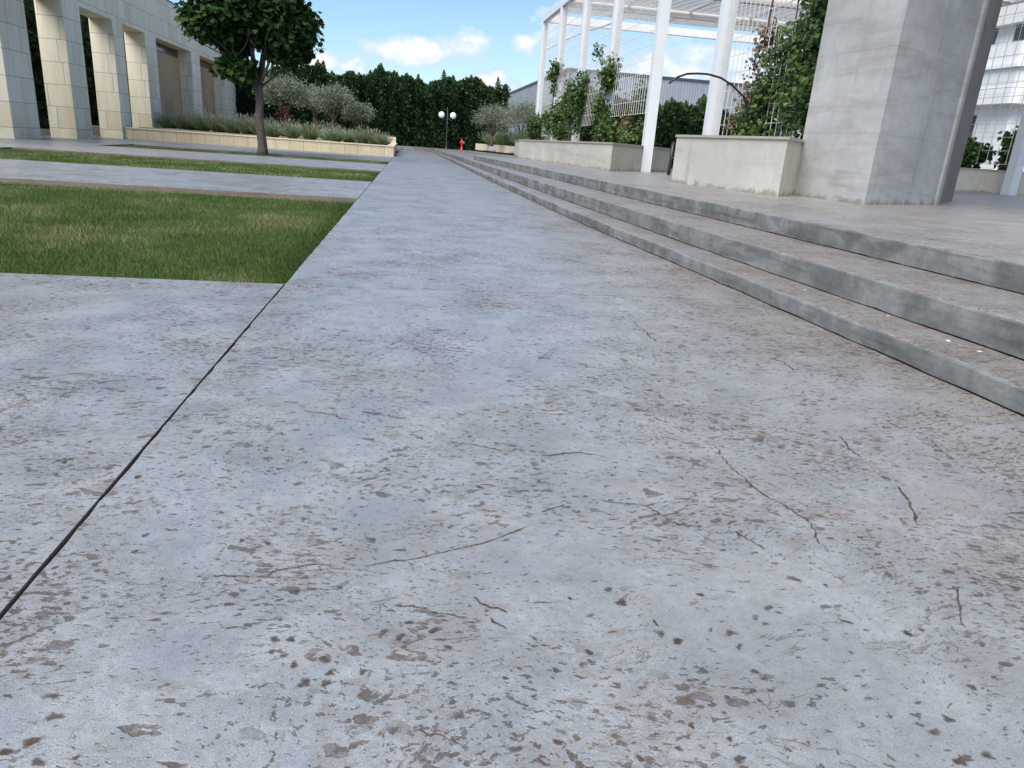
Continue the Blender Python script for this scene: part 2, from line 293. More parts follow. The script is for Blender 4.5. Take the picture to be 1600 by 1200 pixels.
# ------------------------------------------------------------------ mesh helpers
class MB:
    def __init__(s): s.v = []; s.f = []; s.uv = []; s.mi = []
    def quad(s, p, uv=None, mi=0):
        i = len(s.v); s.v += [tuple(q) for q in p]; s.f.append(tuple(range(i, i+len(p)))); s.mi.append(mi)
        if uv is None:
            a, b, c = (Vector(p[0]), Vector(p[1]), Vector(p[2])); n = (b-a).cross(c-a)
            if abs(n.z) > .7*n.length: uv = [(q[0], q[1]) for q in p]
            else:
                h = Vector((-n.y, n.x, 0)); h.normalize(); uv = [(Vector(q).dot(h), q[2]) for q in p]
        s.uv += uv
    def box(s, x0, x1, y0, y1, z0, z1, mi=0, bottom=True, bev=0):
        b = bev
        if b:
            xs = [(x0, x0+b), (x1, x1-b)]
        P = lambda x, y, z: (x, y, z)
        s.quad([P(x0, y0, z0), P(x1, y0, z0), P(x1, y0, z1), P(x0, y0, z1)], mi=mi)
        s.quad([P(x1, y0, z0), P(x1, y1, z0), P(x1, y1, z1), P(x1, y0, z1)], mi=mi)
        s.quad([P(x1, y1, z0), P(x0, y1, z0), P(x0, y1, z1), P(x1, y1, z1)], mi=mi)
        s.quad([P(x0, y1, z0), P(x0, y0, z0), P(x0, y0, z1), P(x0, y1, z1)], mi=mi)
        s.quad([P(x0, y0, z1), P(x1, y0, z1), P(x1, y1, z1), P(x0, y1, z1)], mi=mi)
        if bottom: s.quad([P(x0, y1, z0), P(x1, y1, z0), P(x1, y0, z0), P(x0, y0, z0)], mi=mi)
        return s
    def prism(s, pts, z0, z1, mi=0, cap=True, bottom=True):
        n = len(pts)
        for i in range(n):
            a, b = pts[i], pts[(i+1) % n]
            s.quad([(a[0], a[1], z0), (b[0], b[1], z0), (b[0], b[1], z1), (a[0], a[1], z1)], mi=mi)
        if cap: s.quad([(p[0], p[1], z1) for p in pts], mi=mi)
        if bottom: s.quad([(p[0], p[1], z0) for p in reversed(pts)], mi=mi)
        return s
    def tube(s, pts, rad, n=8, mi=0, cap=True):
        pts = [Vector(p) for p in pts]
        if isinstance(rad, (int, float)): rad = [rad]*len(pts)
        base = len(s.v); up = None
        for i, p in enumerate(pts):
            d = (pts[min(i+1, len(pts)-1)]-pts[max(i-1, 0)]).normalized()
            if up is None: up = d.orthogonal().normalized()
            else: up = (up-d*up.dot(d)).normalized()
            w = d.cross(up)
            for k in range(n):
                a = 2*math.pi*k/n; s.v.append(tuple(p+(up*math.cos(a)+w*math.sin(a))*rad[i]))
        for i in range(len(pts)-1):
            for k in range(n):
                a = base+i*n+k; b = base+i*n+(k+1) % n; s.f.append((a, b, b+n, a+n)); s.mi.append(mi); s.uv += [(0, 0)]*4
        if cap:
            s.f.append(tuple(base+k for k in reversed(range(n)))); s.mi.append(mi); s.uv += [(0, 0)]*n
            e = base+(len(pts)-1)*n; s.f.append(tuple(e+k for k in range(n))); s.mi.append(mi); s.uv += [(0, 0)]*n
        return s
    def lathe(s, cx, cy, prof, n=16, mi=0):
        base = len(s.v)
        for r, z in prof:
            for k in range(n):
                a = 2*math.pi*k/n; s.v.append((cx+r*math.cos(a), cy+r*math.sin(a), z))
        for i in range(len(prof)-1):
            for k in range(n):
                a = base+i*n+k; b = base+i*n+(k+1) % n; s.f.append((a, b, b+n, a+n)); s.mi.append(mi); s.uv += [(0, 0)]*4
        return s
    def build(s, name, mats, parent=None, org=None, smooth=False):
        if not isinstance(mats, (list, tuple)): mats = [mats]
        me = bpy.data.meshes.new(name)
        if org is None: org = tuple(parent.location) if parent and parent.type == 'EMPTY' else ((0, 0, 0))
        if parent and 'org' in ORG.get(parent.name, {}): org = ORG[parent.name]['org']
        v = [(a-org[0], b-org[1], c-org[2]) for a, b, c in s.v]
        me.from_pydata(v, [], s.f)
        for x in mats: me.materials.append(MAT[x] if isinstance(x, str) else x)
        ul = me.uv_layers.new(name='UVMap'); ul.data.foreach_set('uv', np.array(s.uv, dtype=np.float32).ravel())
        me.polygons.foreach_set('material_index', s.mi)
        if smooth: me.polygons.foreach_set('use_smooth', [True]*len(s.f))
        me.update()
        o = bpy.data.objects.new(name, me); COL.objects.link(o)
        if parent: o.parent = parent; ORG[o.name] = {'org': org}
        else: o.location = org
        return o
ORG = {}
def thing(name, label, cat, loc=(0, 0, 0), group=None):
    o = bpy.data.objects.new(name, None); COL.objects.link(o); o.location = loc; o.empty_display_size = .2
    return tag(o, label, cat, group)
def tag(o, label, cat, group=None, kind=None):
    o['label'] = label; o['category'] = cat
    if group: o['group'] = group
    if kind: o['kind'] = kind
    return o
def struct(o, label=None, cat=None):
    o['kind'] = 'structure'
    if label: o['label'] = label; o['category'] = cat
    return o

# leaf templates: (verts Nx3, faces)
def T_diamond(): return np.array([(0, 0, 0), (.28, .45, .05), (0, 1, 0), (-.28, .45, .05)]), [(0, 1, 2, 3)]
def T_blade(): return np.array([(-.5, 0, 0), (.5, 0, 0), (.32, .55, .06), (-.32, .55, .06), (0, 1, .3)]), [(0, 1, 2, 3), (3, 2, 4)]
def T_spray():   # cypress spray: narrow three-fingered frond
    v = [(0, 0, 0), (.14, .35, 0), (.42, .62, .05), (.16, .60, 0), (.06, 1, .08), (-.14, .62, 0), (-.40, .70, .05), (-.14, .30, 0)]
    return np.array(v), [(0, 1, 2, 3), (0, 3, 4, 5), (0, 5, 6, 7)]
def T_maple():
    r = [(0, 0), (.30, .10), (.55, .02), (.42, .30), (.60, .58), (.26, .60), (0, 1.0), (-.26, .60), (-.60, .58), (-.42, .30), (-.55, .02), (-.30, .10)]
    v = [(0, .38, .06)]+[(x, y, -.08*abs(x)) for x, y in r]; n = len(r)
    return np.array(v), [(0, 1+i, 1+(i+1) % n) for i in range(n)]
def T_vine():
    r = [(0, 0), (.34, .12), (.40, .45), (.18, .62), (0, 1.0), (-.18, .62), (-.40, .45), (-.34, .12)]
    v = [(0, .4, .07)]+[(x, y, -.1*abs(x)) for x, y in r]; n = len(r)
    return np.array(v), [(0, 1+i, 1+(i+1) % n) for i in range(n)]
def scatter_mesh(name, tmpl, pos, ydir, ndir, size, tint, mat, parent=None, org=(0, 0, 0), width=None):
    V, Fs = tmpl; n = len(pos); k = len(V)
    y = ydir/np.linalg.norm(ydir, axis=1, keepdims=True); x = np.cross(y, ndir); x /= np.linalg.norm(x, axis=1, keepdims=True)+1e-9; z = np.cross(x, y)
    size = np.asarray(size).reshape(-1, 1, 1); w = size if width is None else np.asarray(width).reshape(-1, 1, 1)
    P = pos[:, None, :]+x[:, None, :]*V[None, :, 0:1]*w+y[:, None, :]*V[None, :, 1:2]*size+z[:, None, :]*V[None, :, 2:3]*size
    if parent is not None and parent.name in ORG: org = ORG[parent.name]['org']
    elif parent is not None: org = tuple(parent.location)
    P = (P.reshape(-1, 3)-np.array(org)).astype(np.float32)
    lt = np.array([len(f) for f in Fs]); fl = np.concatenate([np.array(f) for f in Fs])
    loops = (np.arange(n)[:, None]*k+fl[None, :]).ravel().astype(np.int32); tot = np.tile(lt, n).astype(np.int32)
    start = np.concatenate([[0], np.cumsum(tot)[:-1]]).astype(np.int32)
    me = bpy.data.meshes.new(name); me.vertices.add(n*k); me.vertices.foreach_set('co', P.ravel())
    me.loops.add(len(loops)); me.loops.foreach_set('vertex_index', loops); me.polygons.add(len(tot)); me.polygons.foreach_set('loop_start', start)
    me.update(calc_edges=True)
    at = me.attributes.new('tint', 'FLOAT', 'POINT'); at.data.foreach_set('value', np.repeat(np.asarray(tint, dtype=np.float32), k))
    me.materials.append(MAT[mat]); me.validate()
    o = bpy.data.objects.new(name, me); COL.objects.link(o)
    if parent is not None: o.parent = parent
    else: o.location = org
    return o
def rdir(n, bias=(0, 0, 0), s=1.0):
    d = RNG.normal(size=(n, 3))*s+np.array(bias); return d/np.linalg.norm(d, axis=1, keepdims=True)

# ------------------------------------------------------------------ ground and paving
def interp(y, ys, vs): return float(np.interp(y, ys, vs))
XL = lambda y: -.82+.0085*y                                                   # left edge of the walkway
X1 = lambda y: 2.78+interp(y, [3, 6.5, 9, 12, 22, 70], [0, -.08, -.17, -.24, -.29, -.26])
X2 = lambda y: 3.20+interp(y, [3, 7.7, 14, 25, 66], [0, -.17, -.29, -.38, -.62])
X3 = lambda y: 3.97+interp(y, [4, 9.5, 14, 20, 33], [0, -.22, -.33, -.50, -.95])
H1, H2, H3 = .125, .315, .50
YE = 65.0
struct(MB().box(-600, 600, -300, 1500, -1.2, -.30).build('ground', 'ground'), 'bare ground beyond the paving', 'ground')
def jit(a): return random.uniform(-a, a)
def walkway():
    b = MB(); ys = list(np.arange(-3, 14, .07))+list(np.arange(14, YE+2, .5))
    L = [(XL(y)+jit(.0035 if y < 14 else .006), y) for y in ys]
    for i in range(len(ys)-1):
        (a, ya), (c, yc) = L[i], L[i+1]
        b.quad([(a+.006, ya, 0), (X1(ya)+.06, ya, 0), (X1(yc)+.06, yc, 0), (c+.006, yc, 0)], mi=0)
        b.quad([(a, ya, -.25), (a, ya, -.006), (c, yc, -.006), (c, yc, -.25)], mi=1)
        b.quad([(a, ya, -.006), (a+.006, ya, 0), (c+.006, yc, 0), (c, yc, -.006)], mi=0)
    return struct(b.build('walkway', ['walk', 'kerbside']), 'wide stamped concrete walkway beside the steps', 'walkway')
walkway()
lawns = [(5.02, 12.44, -9.0), (17.3, 23.05, -10.9), (28.9, 32.8, -10.7)]      # y0, y1, left end
def slab(name, x0, x1f, y0, y1, label, z=0.0, mat='walk'):
    b = MB(); n = max(2, int((y1-y0)/.4)); ys = np.linspace(y0, y1, n)
    for i in range(n-1):
        ya, yb = ys[i], ys[i+1]; g0 = -.007
        b.quad([(x0, ya, z), (x1f(ya)+g0, ya, z), (x1f(yb)+g0, yb, z), (x0, yb, z)])
        b.quad([(x1f(ya)+g0, ya, -.25), (x1f(yb)+g0, yb, -.25), (x1f(yb)+g0, yb, z), (x1f(ya)+g0, ya, z)], mi=1)
        b.quad([(x0, yb, -.25), (x0, ya, -.25), (x0, ya, z), (x0, yb, z)], mi=1)
    b.quad([(x0, ys[0], -.25), (x1f(ys[0])-.007, ys[0], -.25), (x1f(ys[0])-.007, ys[0], z), (x0, ys[0], z)], mi=1)
    b.quad([(x1f(ys[-1])-.007, ys[-1], -.25), (x0, ys[-1], -.25), (x0, ys[-1], z), (x1f(ys[-1])-.007, ys[-1], z)], mi=1)
    return struct(b.build(name, [mat, 'kerbside']), label, 'paving')
slab('paving', -30, XL, -3, 5.02, 'speckled concrete paving left of the dark joint')
slab('path', -30, XL, 12.44, 17.3, 'pale cross path between the first and second lawn')
slab('path', -10.9, XL, 23.05, 28.9, 'pale cross path between the second and third lawn')
slab('path', -30, XL, 32.8, 41.1, 'pale paving before the stone planter')
slab('path', -30, lambda y: -14.0, 41.1, 75, 'paving under the colonnade')
ya, yb = 5.02, 12.44
slab('path', -30, lambda y: -10.9+.007, 17.3, 32.8, 'paving at the foot of the colonnade')
slab('path', -30, lambda y: -9+.007, 5.02, 12.44, 'paving left of the first lawn')
def lawn(i, y0, y1, xl):
    b = MB(); z = -.085
    b.quad([(xl, y0, z), (XL(y0), y0, z), (XL(y1), y1, z), (xl, y1, z)])
    return struct(b.build('lawn', 'lawn_soil'), ['earth bed under the first lawn', 'earth bed under the second lawn', 'earth bed under the third lawn'][i], 'lawn')
for i, (a, b_, c) in enumerate(lawns): lawn(i, a, b_, c)
jb = MB()
for ja, jc in ((-3, 5.015), (12.45, 17.29), (23.06, 28.89), (32.81, 41)): jb.box(-.95, -.5, ja, jc, -.24, -.022)
struct(jb.build('joint_bed', 'joint'), 'dark filler at the bottom of the expansion joint', 'joint')

def grass(i, y0, y1, x0, n, hmin, hmax, w, label):
    y = RNG.uniform(y0+.01, y1-.02, n)
    if i == 0: y = y0+.01+(y1-y0-.04)*RNG.uniform(0, 1, n)**1.35
    x = RNG.uniform(0, 1, n)*((-.835+.0085*y)-x0)+x0
    if i == 0:      # only the wedge of lawn that can be seen from around the camera is thickly planted
        keep = x > -1.6-.72*y; x, y = x[keep], y[keep]; n = len(x)
    pos = np.stack([x, y, np.full(n, -.085)], 1)
    xw, yw = x+.35*np.sin(y*2.2+x), y+.4*np.sin(x*1.7-y*.6); s = 1.15*np.sin(xw*2.1+1.3)*np.cos(yw*1.7+.4)+.7*np.sin(xw*4.1+yw*2.9)*np.cos(xw*2.2-yw*4.4)+.5*np.sin(x*.8-y*1.1)
    y_ = np.array([0, 0, 1.])+RNG.normal(size=(n, 3))*np.array([.33, .33, .1])+np.stack([.22*np.sin(y*2+x), .15*np.cos(x*3), 0*x], 1)
    h = RNG.uniform(hmin, hmax, n)*(1+.12*s)
    dry = 1/(1+np.exp(-(s-.35)*2.2))
    tint = .06+RNG.beta(2, 3.0, n)*.66+dry*RNG.uniform(0, 1, n)**1.2*.75
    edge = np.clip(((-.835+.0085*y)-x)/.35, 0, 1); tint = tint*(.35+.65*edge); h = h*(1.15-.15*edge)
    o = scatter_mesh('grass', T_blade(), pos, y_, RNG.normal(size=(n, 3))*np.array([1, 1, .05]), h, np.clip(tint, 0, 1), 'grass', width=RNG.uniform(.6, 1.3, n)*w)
    return tag(o, label, 'grass', kind='stuff')
grass(0, 5.02, 12.40, -9, 300000, .032, .064, .0030, 'mown grass of the nearest lawn with dry yellow patches')
grass(1, 17.3, 23.0, -10.85, 90000, .05, .085, .011, 'mown grass of the second lawn strip')
grass(2, 28.9, 32.75, -10.65, 50000, .05, .08, .014, 'mown grass of the lawn strip round the maple trunk')

def steps():
    """three risers; each nosing is slightly rounded and uneven"""
    out = []
    for k, (X, z0, h, y1, Xn) in enumerate([(X1, 0, H1, YE-.35, X2), (X2, H1, H2, YE, X3), (X3, H2, H3, 32.5, None)]):
        b = MB(); ys = list(np.arange(-3, 14, .12))+list(np.arange(14, y1, .6))+[y1]
        rows = []
        for y in ys:
            x = X(y)+.004*math.sin(y*7.3+k)+jit(.002); nx = (Xn(y)+.03 if (Xn and y < 32.5) else x+.72); dz = jit(.0015)+.002*math.sin(y*2.7+2*k)
            if k == 1 and y >= 32.5: nx = x+.8
            rows.append([(x+.006, y, z0-.06), (x+.0035, y, z0+.005+abs(jit(.006))), (x+jit(.0015), y, z0+(h-z0)*.5), (x, y, h-.016+dz), (x+.005, y, h-.005+dz), (x+.017, y, h+dz*.3), (x+.03, y, h), (nx, y, h)])
        for i in range(len(rows)-1):
            for j in range(7):
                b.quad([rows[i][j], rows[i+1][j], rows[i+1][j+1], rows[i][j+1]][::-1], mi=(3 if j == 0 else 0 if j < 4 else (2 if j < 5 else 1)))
        if k == 2:
            y = y1; b.quad([(X(y), y, z0-.05), (60, y, z0-.05), (60, y, h), (X(y), y, h)][::-1], mi=0)
        if k < 2:      # return across the far end of the walkway
            y = y1; b.quad([(-30, y, z0-.05), (X(y), y, z0-.05), (X(y), y, h), (-30, y, h)], mi=0); b.quad([(-30, y, h), (X(y)+.3, y, h), (X(y)+.3, y+.36, h), (-30, y+.36, h)], mi=1)
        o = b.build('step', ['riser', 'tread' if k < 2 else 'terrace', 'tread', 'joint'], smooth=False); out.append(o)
        struct(o, ['lowest concrete step beside the walkway', 'middle concrete step', 'topmost concrete step at the terrace edge'][k], 'step')
steps()
b = MB()
ys = list(np.arange(-3, 32.5, 1.0))+[32.5]
for i in range(len(ys)-1):
    b.quad([(X3(ys[i])+.72, ys[i], H3), (60, ys[i], H3), (60, ys[i+1], H3), (X3(ys[i+1])+.72, ys[i+1], H3)])
struct(b.build('terrace', 'terrace'), 'raised concrete terrace under the pergola', 'terrace')
b = MB(); ys = list(np.arange(32.5, YE, 2.0))+[YE]
for i in range(len(ys)-1):
    b.quad([(X2(ys[i])+.8, ys[i], H2), (60, ys[i], H2), (60, ys[i+1], H2), (X2(ys[i+1])+.8, ys[i+1], H2)])
b.quad([(-30, YE+.36, H2), (X2(YE)+.3, YE+.36, H2), (X2(YE)+.3, 78, H2), (-30, 78, H2)]); b.quad([(X2(YE)+.3, YE, H2), (60, YE, H2), (60, 78, H2), (X2(YE)+.3, 78, H2)])
struct(b.build('landing', 'walk'), 'lower landing beyond the end of the terrace', 'landing')

# cracks laid into the walkway surface
def cracks():
    g = G('crack_fill'); a = g.n('ShaderNodeAttribute', attribute_name='UVMap'); uv = g.pos('UV'); sx = g.n('ShaderNodeSeparateXYZ'); g.L(uv, sx.inputs[0])
    P = g.pos('World'); n = g.noise(P, 55, 4, .7); n2 = g.noise(P, 9, 3, .6)
    e = g.math('ADD', g.math('ABSOLUTE', g.math('SUBTRACT', sx.outputs[1], .5)), g.math('MULTIPLY', g.math('SUBTRACT', n, .5), .55))
    al = g.math('MULTIPLY', g.ramp(e, .36, .12), g.ramp(n2, .28, .50, .3, .92))
    al = g.math('MULTIPLY', al, g.ramp(sx.outputs[0], 0, .12)); al = g.math('MULTIPLY', al, g.ramp(sx.outputs[0], 1, .88))
    g.fin(g.mix(g.ramp(n, .35, .65), (.060, .044, .035), (.115, .085, .068)), .85, .2); g.put(g.b.inputs['Alpha'], al)
    lines = CRACKS
    b = MB()
    for x, y, r in STAINS:
        n_ = 16; an = jit(.8); el_ = random.uniform(.55, 1.0); r *= 1.35; ring = []
        for k in range(n_):
            a = 2*math.pi*k/n_; rr = r*(1+.22*math.sin(a*2+x*9)+.16*math.sin(a*3+y*7)+jit(.10)); u, v = rr*math.cos(a), rr*math.sin(a)*el_
            ring.append((x+u*math.cos(an)-v*math.sin(an), y+u*math.sin(an)+v*math.cos(an), .0016))
        ua = random.uniform(.065, .12)
        for k in range(n_): b.quad([(x, y, .0016), ring[k], ring[(k+1) % n_]], uv=[(ua, .5), (ua, 1), (ua, 1)])
    for pts, w, z in lines:
        P_ = []
        for i in range(len(pts)-1):
            a0, a1 = pts[i], pts[i+1]; n_ = max(2, int(math.dist(a0, a1)/.012))
            for k in range(n_): P_.append((a0[0]+(a1[0]-a0[0])*k/n_, a0[1]+(a1[1]-a0[1])*k/n_))
        P_.append(pts[-1]); off = 0; Q = []
        for p in P_:
            off = off*.86+jit(.0062); Q.append((p[0]+off, p[1]+off*.8+jit(.002)))
        for i in range(len(Q)-1):
            p, q = Vector(Q[i]), Vector(Q[i+1]); d = Vector(P_[min(i+3, len(P_)-1)])-Vector(P_[max(i-3, 0)]); d.normalize(); nn = Vector((-d.y, d.x))
            t0, t1 = i/(len(Q)-1), (i+1)/(len(Q)-1); wf = lambda q: w*.9*(.75+.8*abs(math.sin(q*.21+w*900)*math.sin(q*.077+2))+.5*(math.sin(q*.9+w*300) > .6)); w0 = wf(i); w1 = wf(i+1)
            b.quad([(p.x-nn.x*w0, p.y-nn.y*w0, z), (q.x-nn.x*w1, q.y-nn.y*w1, z), (q.x+nn.x*w1, q.y+nn.y*w1, z), (p.x+nn.x*w0, p.y+nn.y*w0, z)], uv=[(t0, 0), (t1, 0), (t1, 1), (t0, 1)])
    o = b.build('cracks', g.m, parent=bpy.data.objects['walkway']); return o
CRACKS = [([(-0.423,1.523),(-0.386,1.519),(-0.341,1.504)],0.006,0.0012),([(-0.305,1.503),(-0.282,1.539),(-0.224,1.55),(-0.134,1.552)],0.004,0.0012),([(-0.102,1.543),(-0.042,1.554),(0.037,1.58),(0.135,1.61),(0.239,1.65),(0.314,1.697),(0.375,1.741)],0.0035,0.0012),([(0.601,1.885),(0.65,1.86),(0.724,1.839),(0.769,1.795),(0.804,1.731),(0.869,1.7)],0.005,0.0012),([(0.56,1.818),(0.595,1.802),(0.619,1.787)],0.005,0.0012),([(1.173,2.34),(1.15,2.212),(1.141,2.101),(1.141,2.027),(1.148,1.926),(1.179,1.861),(1.203,1.787),(1.204,1.714),(1.182,1.632),(1.166,1.556)],0.005,0.0012),([(1.109,1.509),(1.129,1.475),(1.142,1.437)],0.003,0.0012),([(1.676,1.981),(1.635,1.876),(1.573,1.752),(1.547,1.706)],0.007,0.0012),([(1.434,1.399),(1.378,1.313),(1.325,1.254),(1.31,1.22)],0.004,0.0012),([(0.489,2.212),(0.618,2.235),(0.695,2.22),(0.744,2.188)],0.007,0.0012),([(1.73,2.413),(1.692,2.287),(1.688,2.2)],0.006,0.0012),([(-0.35,2.621),(-0.263,2.57),(-0.177,2.514)],0.006,0.0012),([(2.122,2.387),(2.066,2.261),(2.051,2.173)],0.005,0.0012),([(0.177,2.324),(0.309,2.287),(0.403,2.238)],0.005,0.0012),([(-0.001,1.39),(0.049,1.383),(0.12,1.356),(0.175,1.335)],0.005,0.0012),([(0.183,1.415),(0.231,1.381),(0.265,1.356)],0.0045,0.0012),([(0.211,1.335),(0.241,1.289)],0.004,0.0012),([(1.996,3.518),(2.041,3.426),(2.009,3.266)],0.007,0.0012),([(1.454,4.296),(1.454,3.976),(1.439,3.761)],0.006,0.0012),([(0.043,1.022),(0.088,1.004),(0.132,0.985)],0.002,0.0012),([(0.952,1.691),(0.986,1.621),(1.011,1.594)],0.005,0.0012),([(0.583,1.309),(0.593,1.286)],0.004,0.0012),([(1.027,1.281),(1.045,1.257)],0.004,0.0012),([(0.416,1.813),(0.49,1.851)],0.004,0.0012),([(0.053,3.495),(0.237,3.344)],0.004,0.0012),([(-0.75,4.975),(0.8,5.061),(2.626,5.076)],0.0035,0.0012),([(2.942,3.275),(3.078,3.3),(3.251,3.431)],0.004,0.1255),([(2.867,3.073),(3.058,3.144),(3.241,3.242)],0.006,0.1255)]
STAINS = [(-0.583,1.099,0.0192),(-0.611,1.15,0.0176),(-0.594,1.044,0.0163),(-0.565,0.999,0.0138),(-0.683,1.155,0.012),(-0.626,1.026,0.012),(-0.511,1.004,0.008),(-0.522,1.025,0.0071),(-0.241,1.285,0.0129),(-0.209,1.283,0.0129),(-0.241,1.245,0.01),(-0.219,1.233,0.0112),(-0.192,1.205,0.0111),(-0.167,1.154,0.0168),(-0.127,1.151,0.0132),(-0.134,1.22,0.0176),(-0.122,1.179,0.0098),(-0.058,1.178,0.0112),(-0.02,1.297,0.0175),(0.014,1.279,0.0161),(0.034,1.327,0.0125),(0.089,1.298,0.0192),(0.113,1.24,0.012),(-0.126,1.464,0.0117),(-0.219,1.456,0.01),(0.51,1.426,0.0174),(0.527,1.374,0.0185),(0.743,1.204,0.0145),(0.743,1.251,0.0149),(0.879,1.337,0.0144),(0.896,1.317,0.0111),(0.83,1.304,0.014),(0.842,1.279,0.0108),(0.581,1.26,0.019),(0.615,1.232,0.0188),(0.407,1.207,0.011),(0.328,1.158,0.0118),(0.27,1.091,0.0075),(0.248,1.067,0.0073),(0.214,0.966,0.0158),(0.291,0.977,0.0104),(0.43,0.931,0.0114),(0.507,0.946,0.0094),(0.611,0.96,0.0097),(0.607,0.913,0.014),(1.186,1.052,0.0128),(1.174,0.991,0.0082),(1.068,0.975,0.0133),(1.017,0.945,0.0155),(1.017,0.878,0.0172),(1.078,0.888,0.015),(-0.402,2.382,0.0213),(-0.353,2.418,0.0174),(-0.921,1.685,0.0101),(-1.067,2.091,0.0138),(-0.861,1.533,0.0107),(-0.779,1.568,0.0097),(-0.66,1.546,0.0084),(-0.627,1.635,0.0089),(-0.626,1.713,0.0108),(-0.754,2.047,0.0159),(-0.995,2.149,0.0143),(-0.983,2.305,0.0115),(-0.386,1.678,0.0094),(-0.32,1.661,0.011),(0.254,1.969,0.0178),(0.111,1.819,0.0109),(1.324,1.646,0.0119),(1.078,1.42,0.0086),(0.914,1.253,0.0107),(1.167,1.227,0.0142),(1.21,1.237,0.0111),(1.072,1.244,0.0078),(0.743,1.128,0.0111),(0.55,0.995,0.0073),(0.99,1.172,0.0074),(0.408,1.397,0.0077),(0.703,1.264,0.0119),(0.207,1.359,0.0073),(0.295,1.234,0.0096),(0.221,1.143,0.0076),(1.323,1.513,0.0112),(1.008,1.451,0.0208),(0.956,1.217,0.0091),(0.734,1.395,0.0145),(0.879,1.592,0.0146)] #CRACKDATA
if CRACKS: cracks()

# ------------------------------------------------------------------ colonnade on the left
col_t = thing('stone_colonnade', 'long limestone-clad colonnade wall with square openings at the left of the lawns', 'building', (-14, 48, 0))
XF, XB, ZL, ZT = -14.0, -15.05, 5.45, 7.76
piers = [(29.95, 32.03), (35.33, 37.05), (40.8, 42.2), (45.5, 47.35), (54.6, 56.75), (63.8, 66.2), (69.5, 71.8)]
for a, c in piers: MB().box(XB, XF, a, c, 0, ZL).build('pier', 'stone', col_t)
MB().box(XB, XF, 24, 71.8, ZL, ZT).build('lintel', 'stone', col_t)
MB().box(XB-.04, XF+.05, 23.9, 71.9, ZT, ZT+.07).build('coping', 'roofdark', col_t)
for a, c in [(47.35, 54.6), (56.75, 63.8)]:
    MB().box(-15.0, -14.78, a, c, 0, 4.95).build('wall_panel', 'ochre', col_t)
    w = MB().box(-14.98, -14.86, a, c, 4.95, ZL).build('window', 'darkglass', col_t)
    MB().box(-14.86, -14.80, a, c, 4.95, 5.05).build('frame', 'bronze', w); MB().box(-14.86, -14.80, a, c, 5.36, 5.45).build('frame', 'bronze', w)
MB().box(-14.9, -14.2, 66.2, 69.5, 0, 4.4).build('wall_panel', 'stone', col_t)
# kerb wall behind the colonnade
t = MB(); t.box(-18.0, -17.5, 20, 43, 0, .20); t.box(-17.9, -16.6, 43, 66, 0, .46); o = t.build('garden_wall', 'stone_low')
tag(o, 'low stone wall seen through the colonnade openings at the hedge foot', 'wall')

# planters ---------------------------------------------------------------
pl = thing('stone_planter', 'long low planter of yellow limestone blocks holding lavender and olives', 'planter', (-7, 41, 0))
MB().box(-13.98, -.47, 41.0, 41.35, 0, .50).box(-.82, -.47, 41.353, 62, 0, .50).build('wall', 'stone_low', pl)
MB().box(-13.98, -.44, 40.96, 41.42, .503, .56).box(-.88, -.44, 41.423, 62, .503, .56).build('coping', 'stone_cap', pl)
g_ = MB(); nx, ny = 40, 30
H = lambda x, y: .47+.12*max(0, min(1, (y-41.5)/3))+.03*math.sin(x*2.1)*math.cos(y*1.3)
for i in range(nx):
    for j in range(ny):
        x0, x1 = -13.97+13.1*i/nx, -13.97+13.1*(i+1)/nx; y0, y1 = 41.37+22*j/ny, 41.37+22*(j+1)/ny
        g_.quad([(x0, y0, H(x0, y0)), (x1, y0, H(x1, y0)), (x1, y1, H(x1, y1)), (x0, y1, H(x0, y1))])
g_.build('soil', 'soil', pl)
o = MB().box(-1.15, -.5, 55.6, 56.2, .5, 1.02).build('stone_block', 'stone_low'); tag(o, 'square pale stone block standing at the rear corner of the yellow planter', 'block')

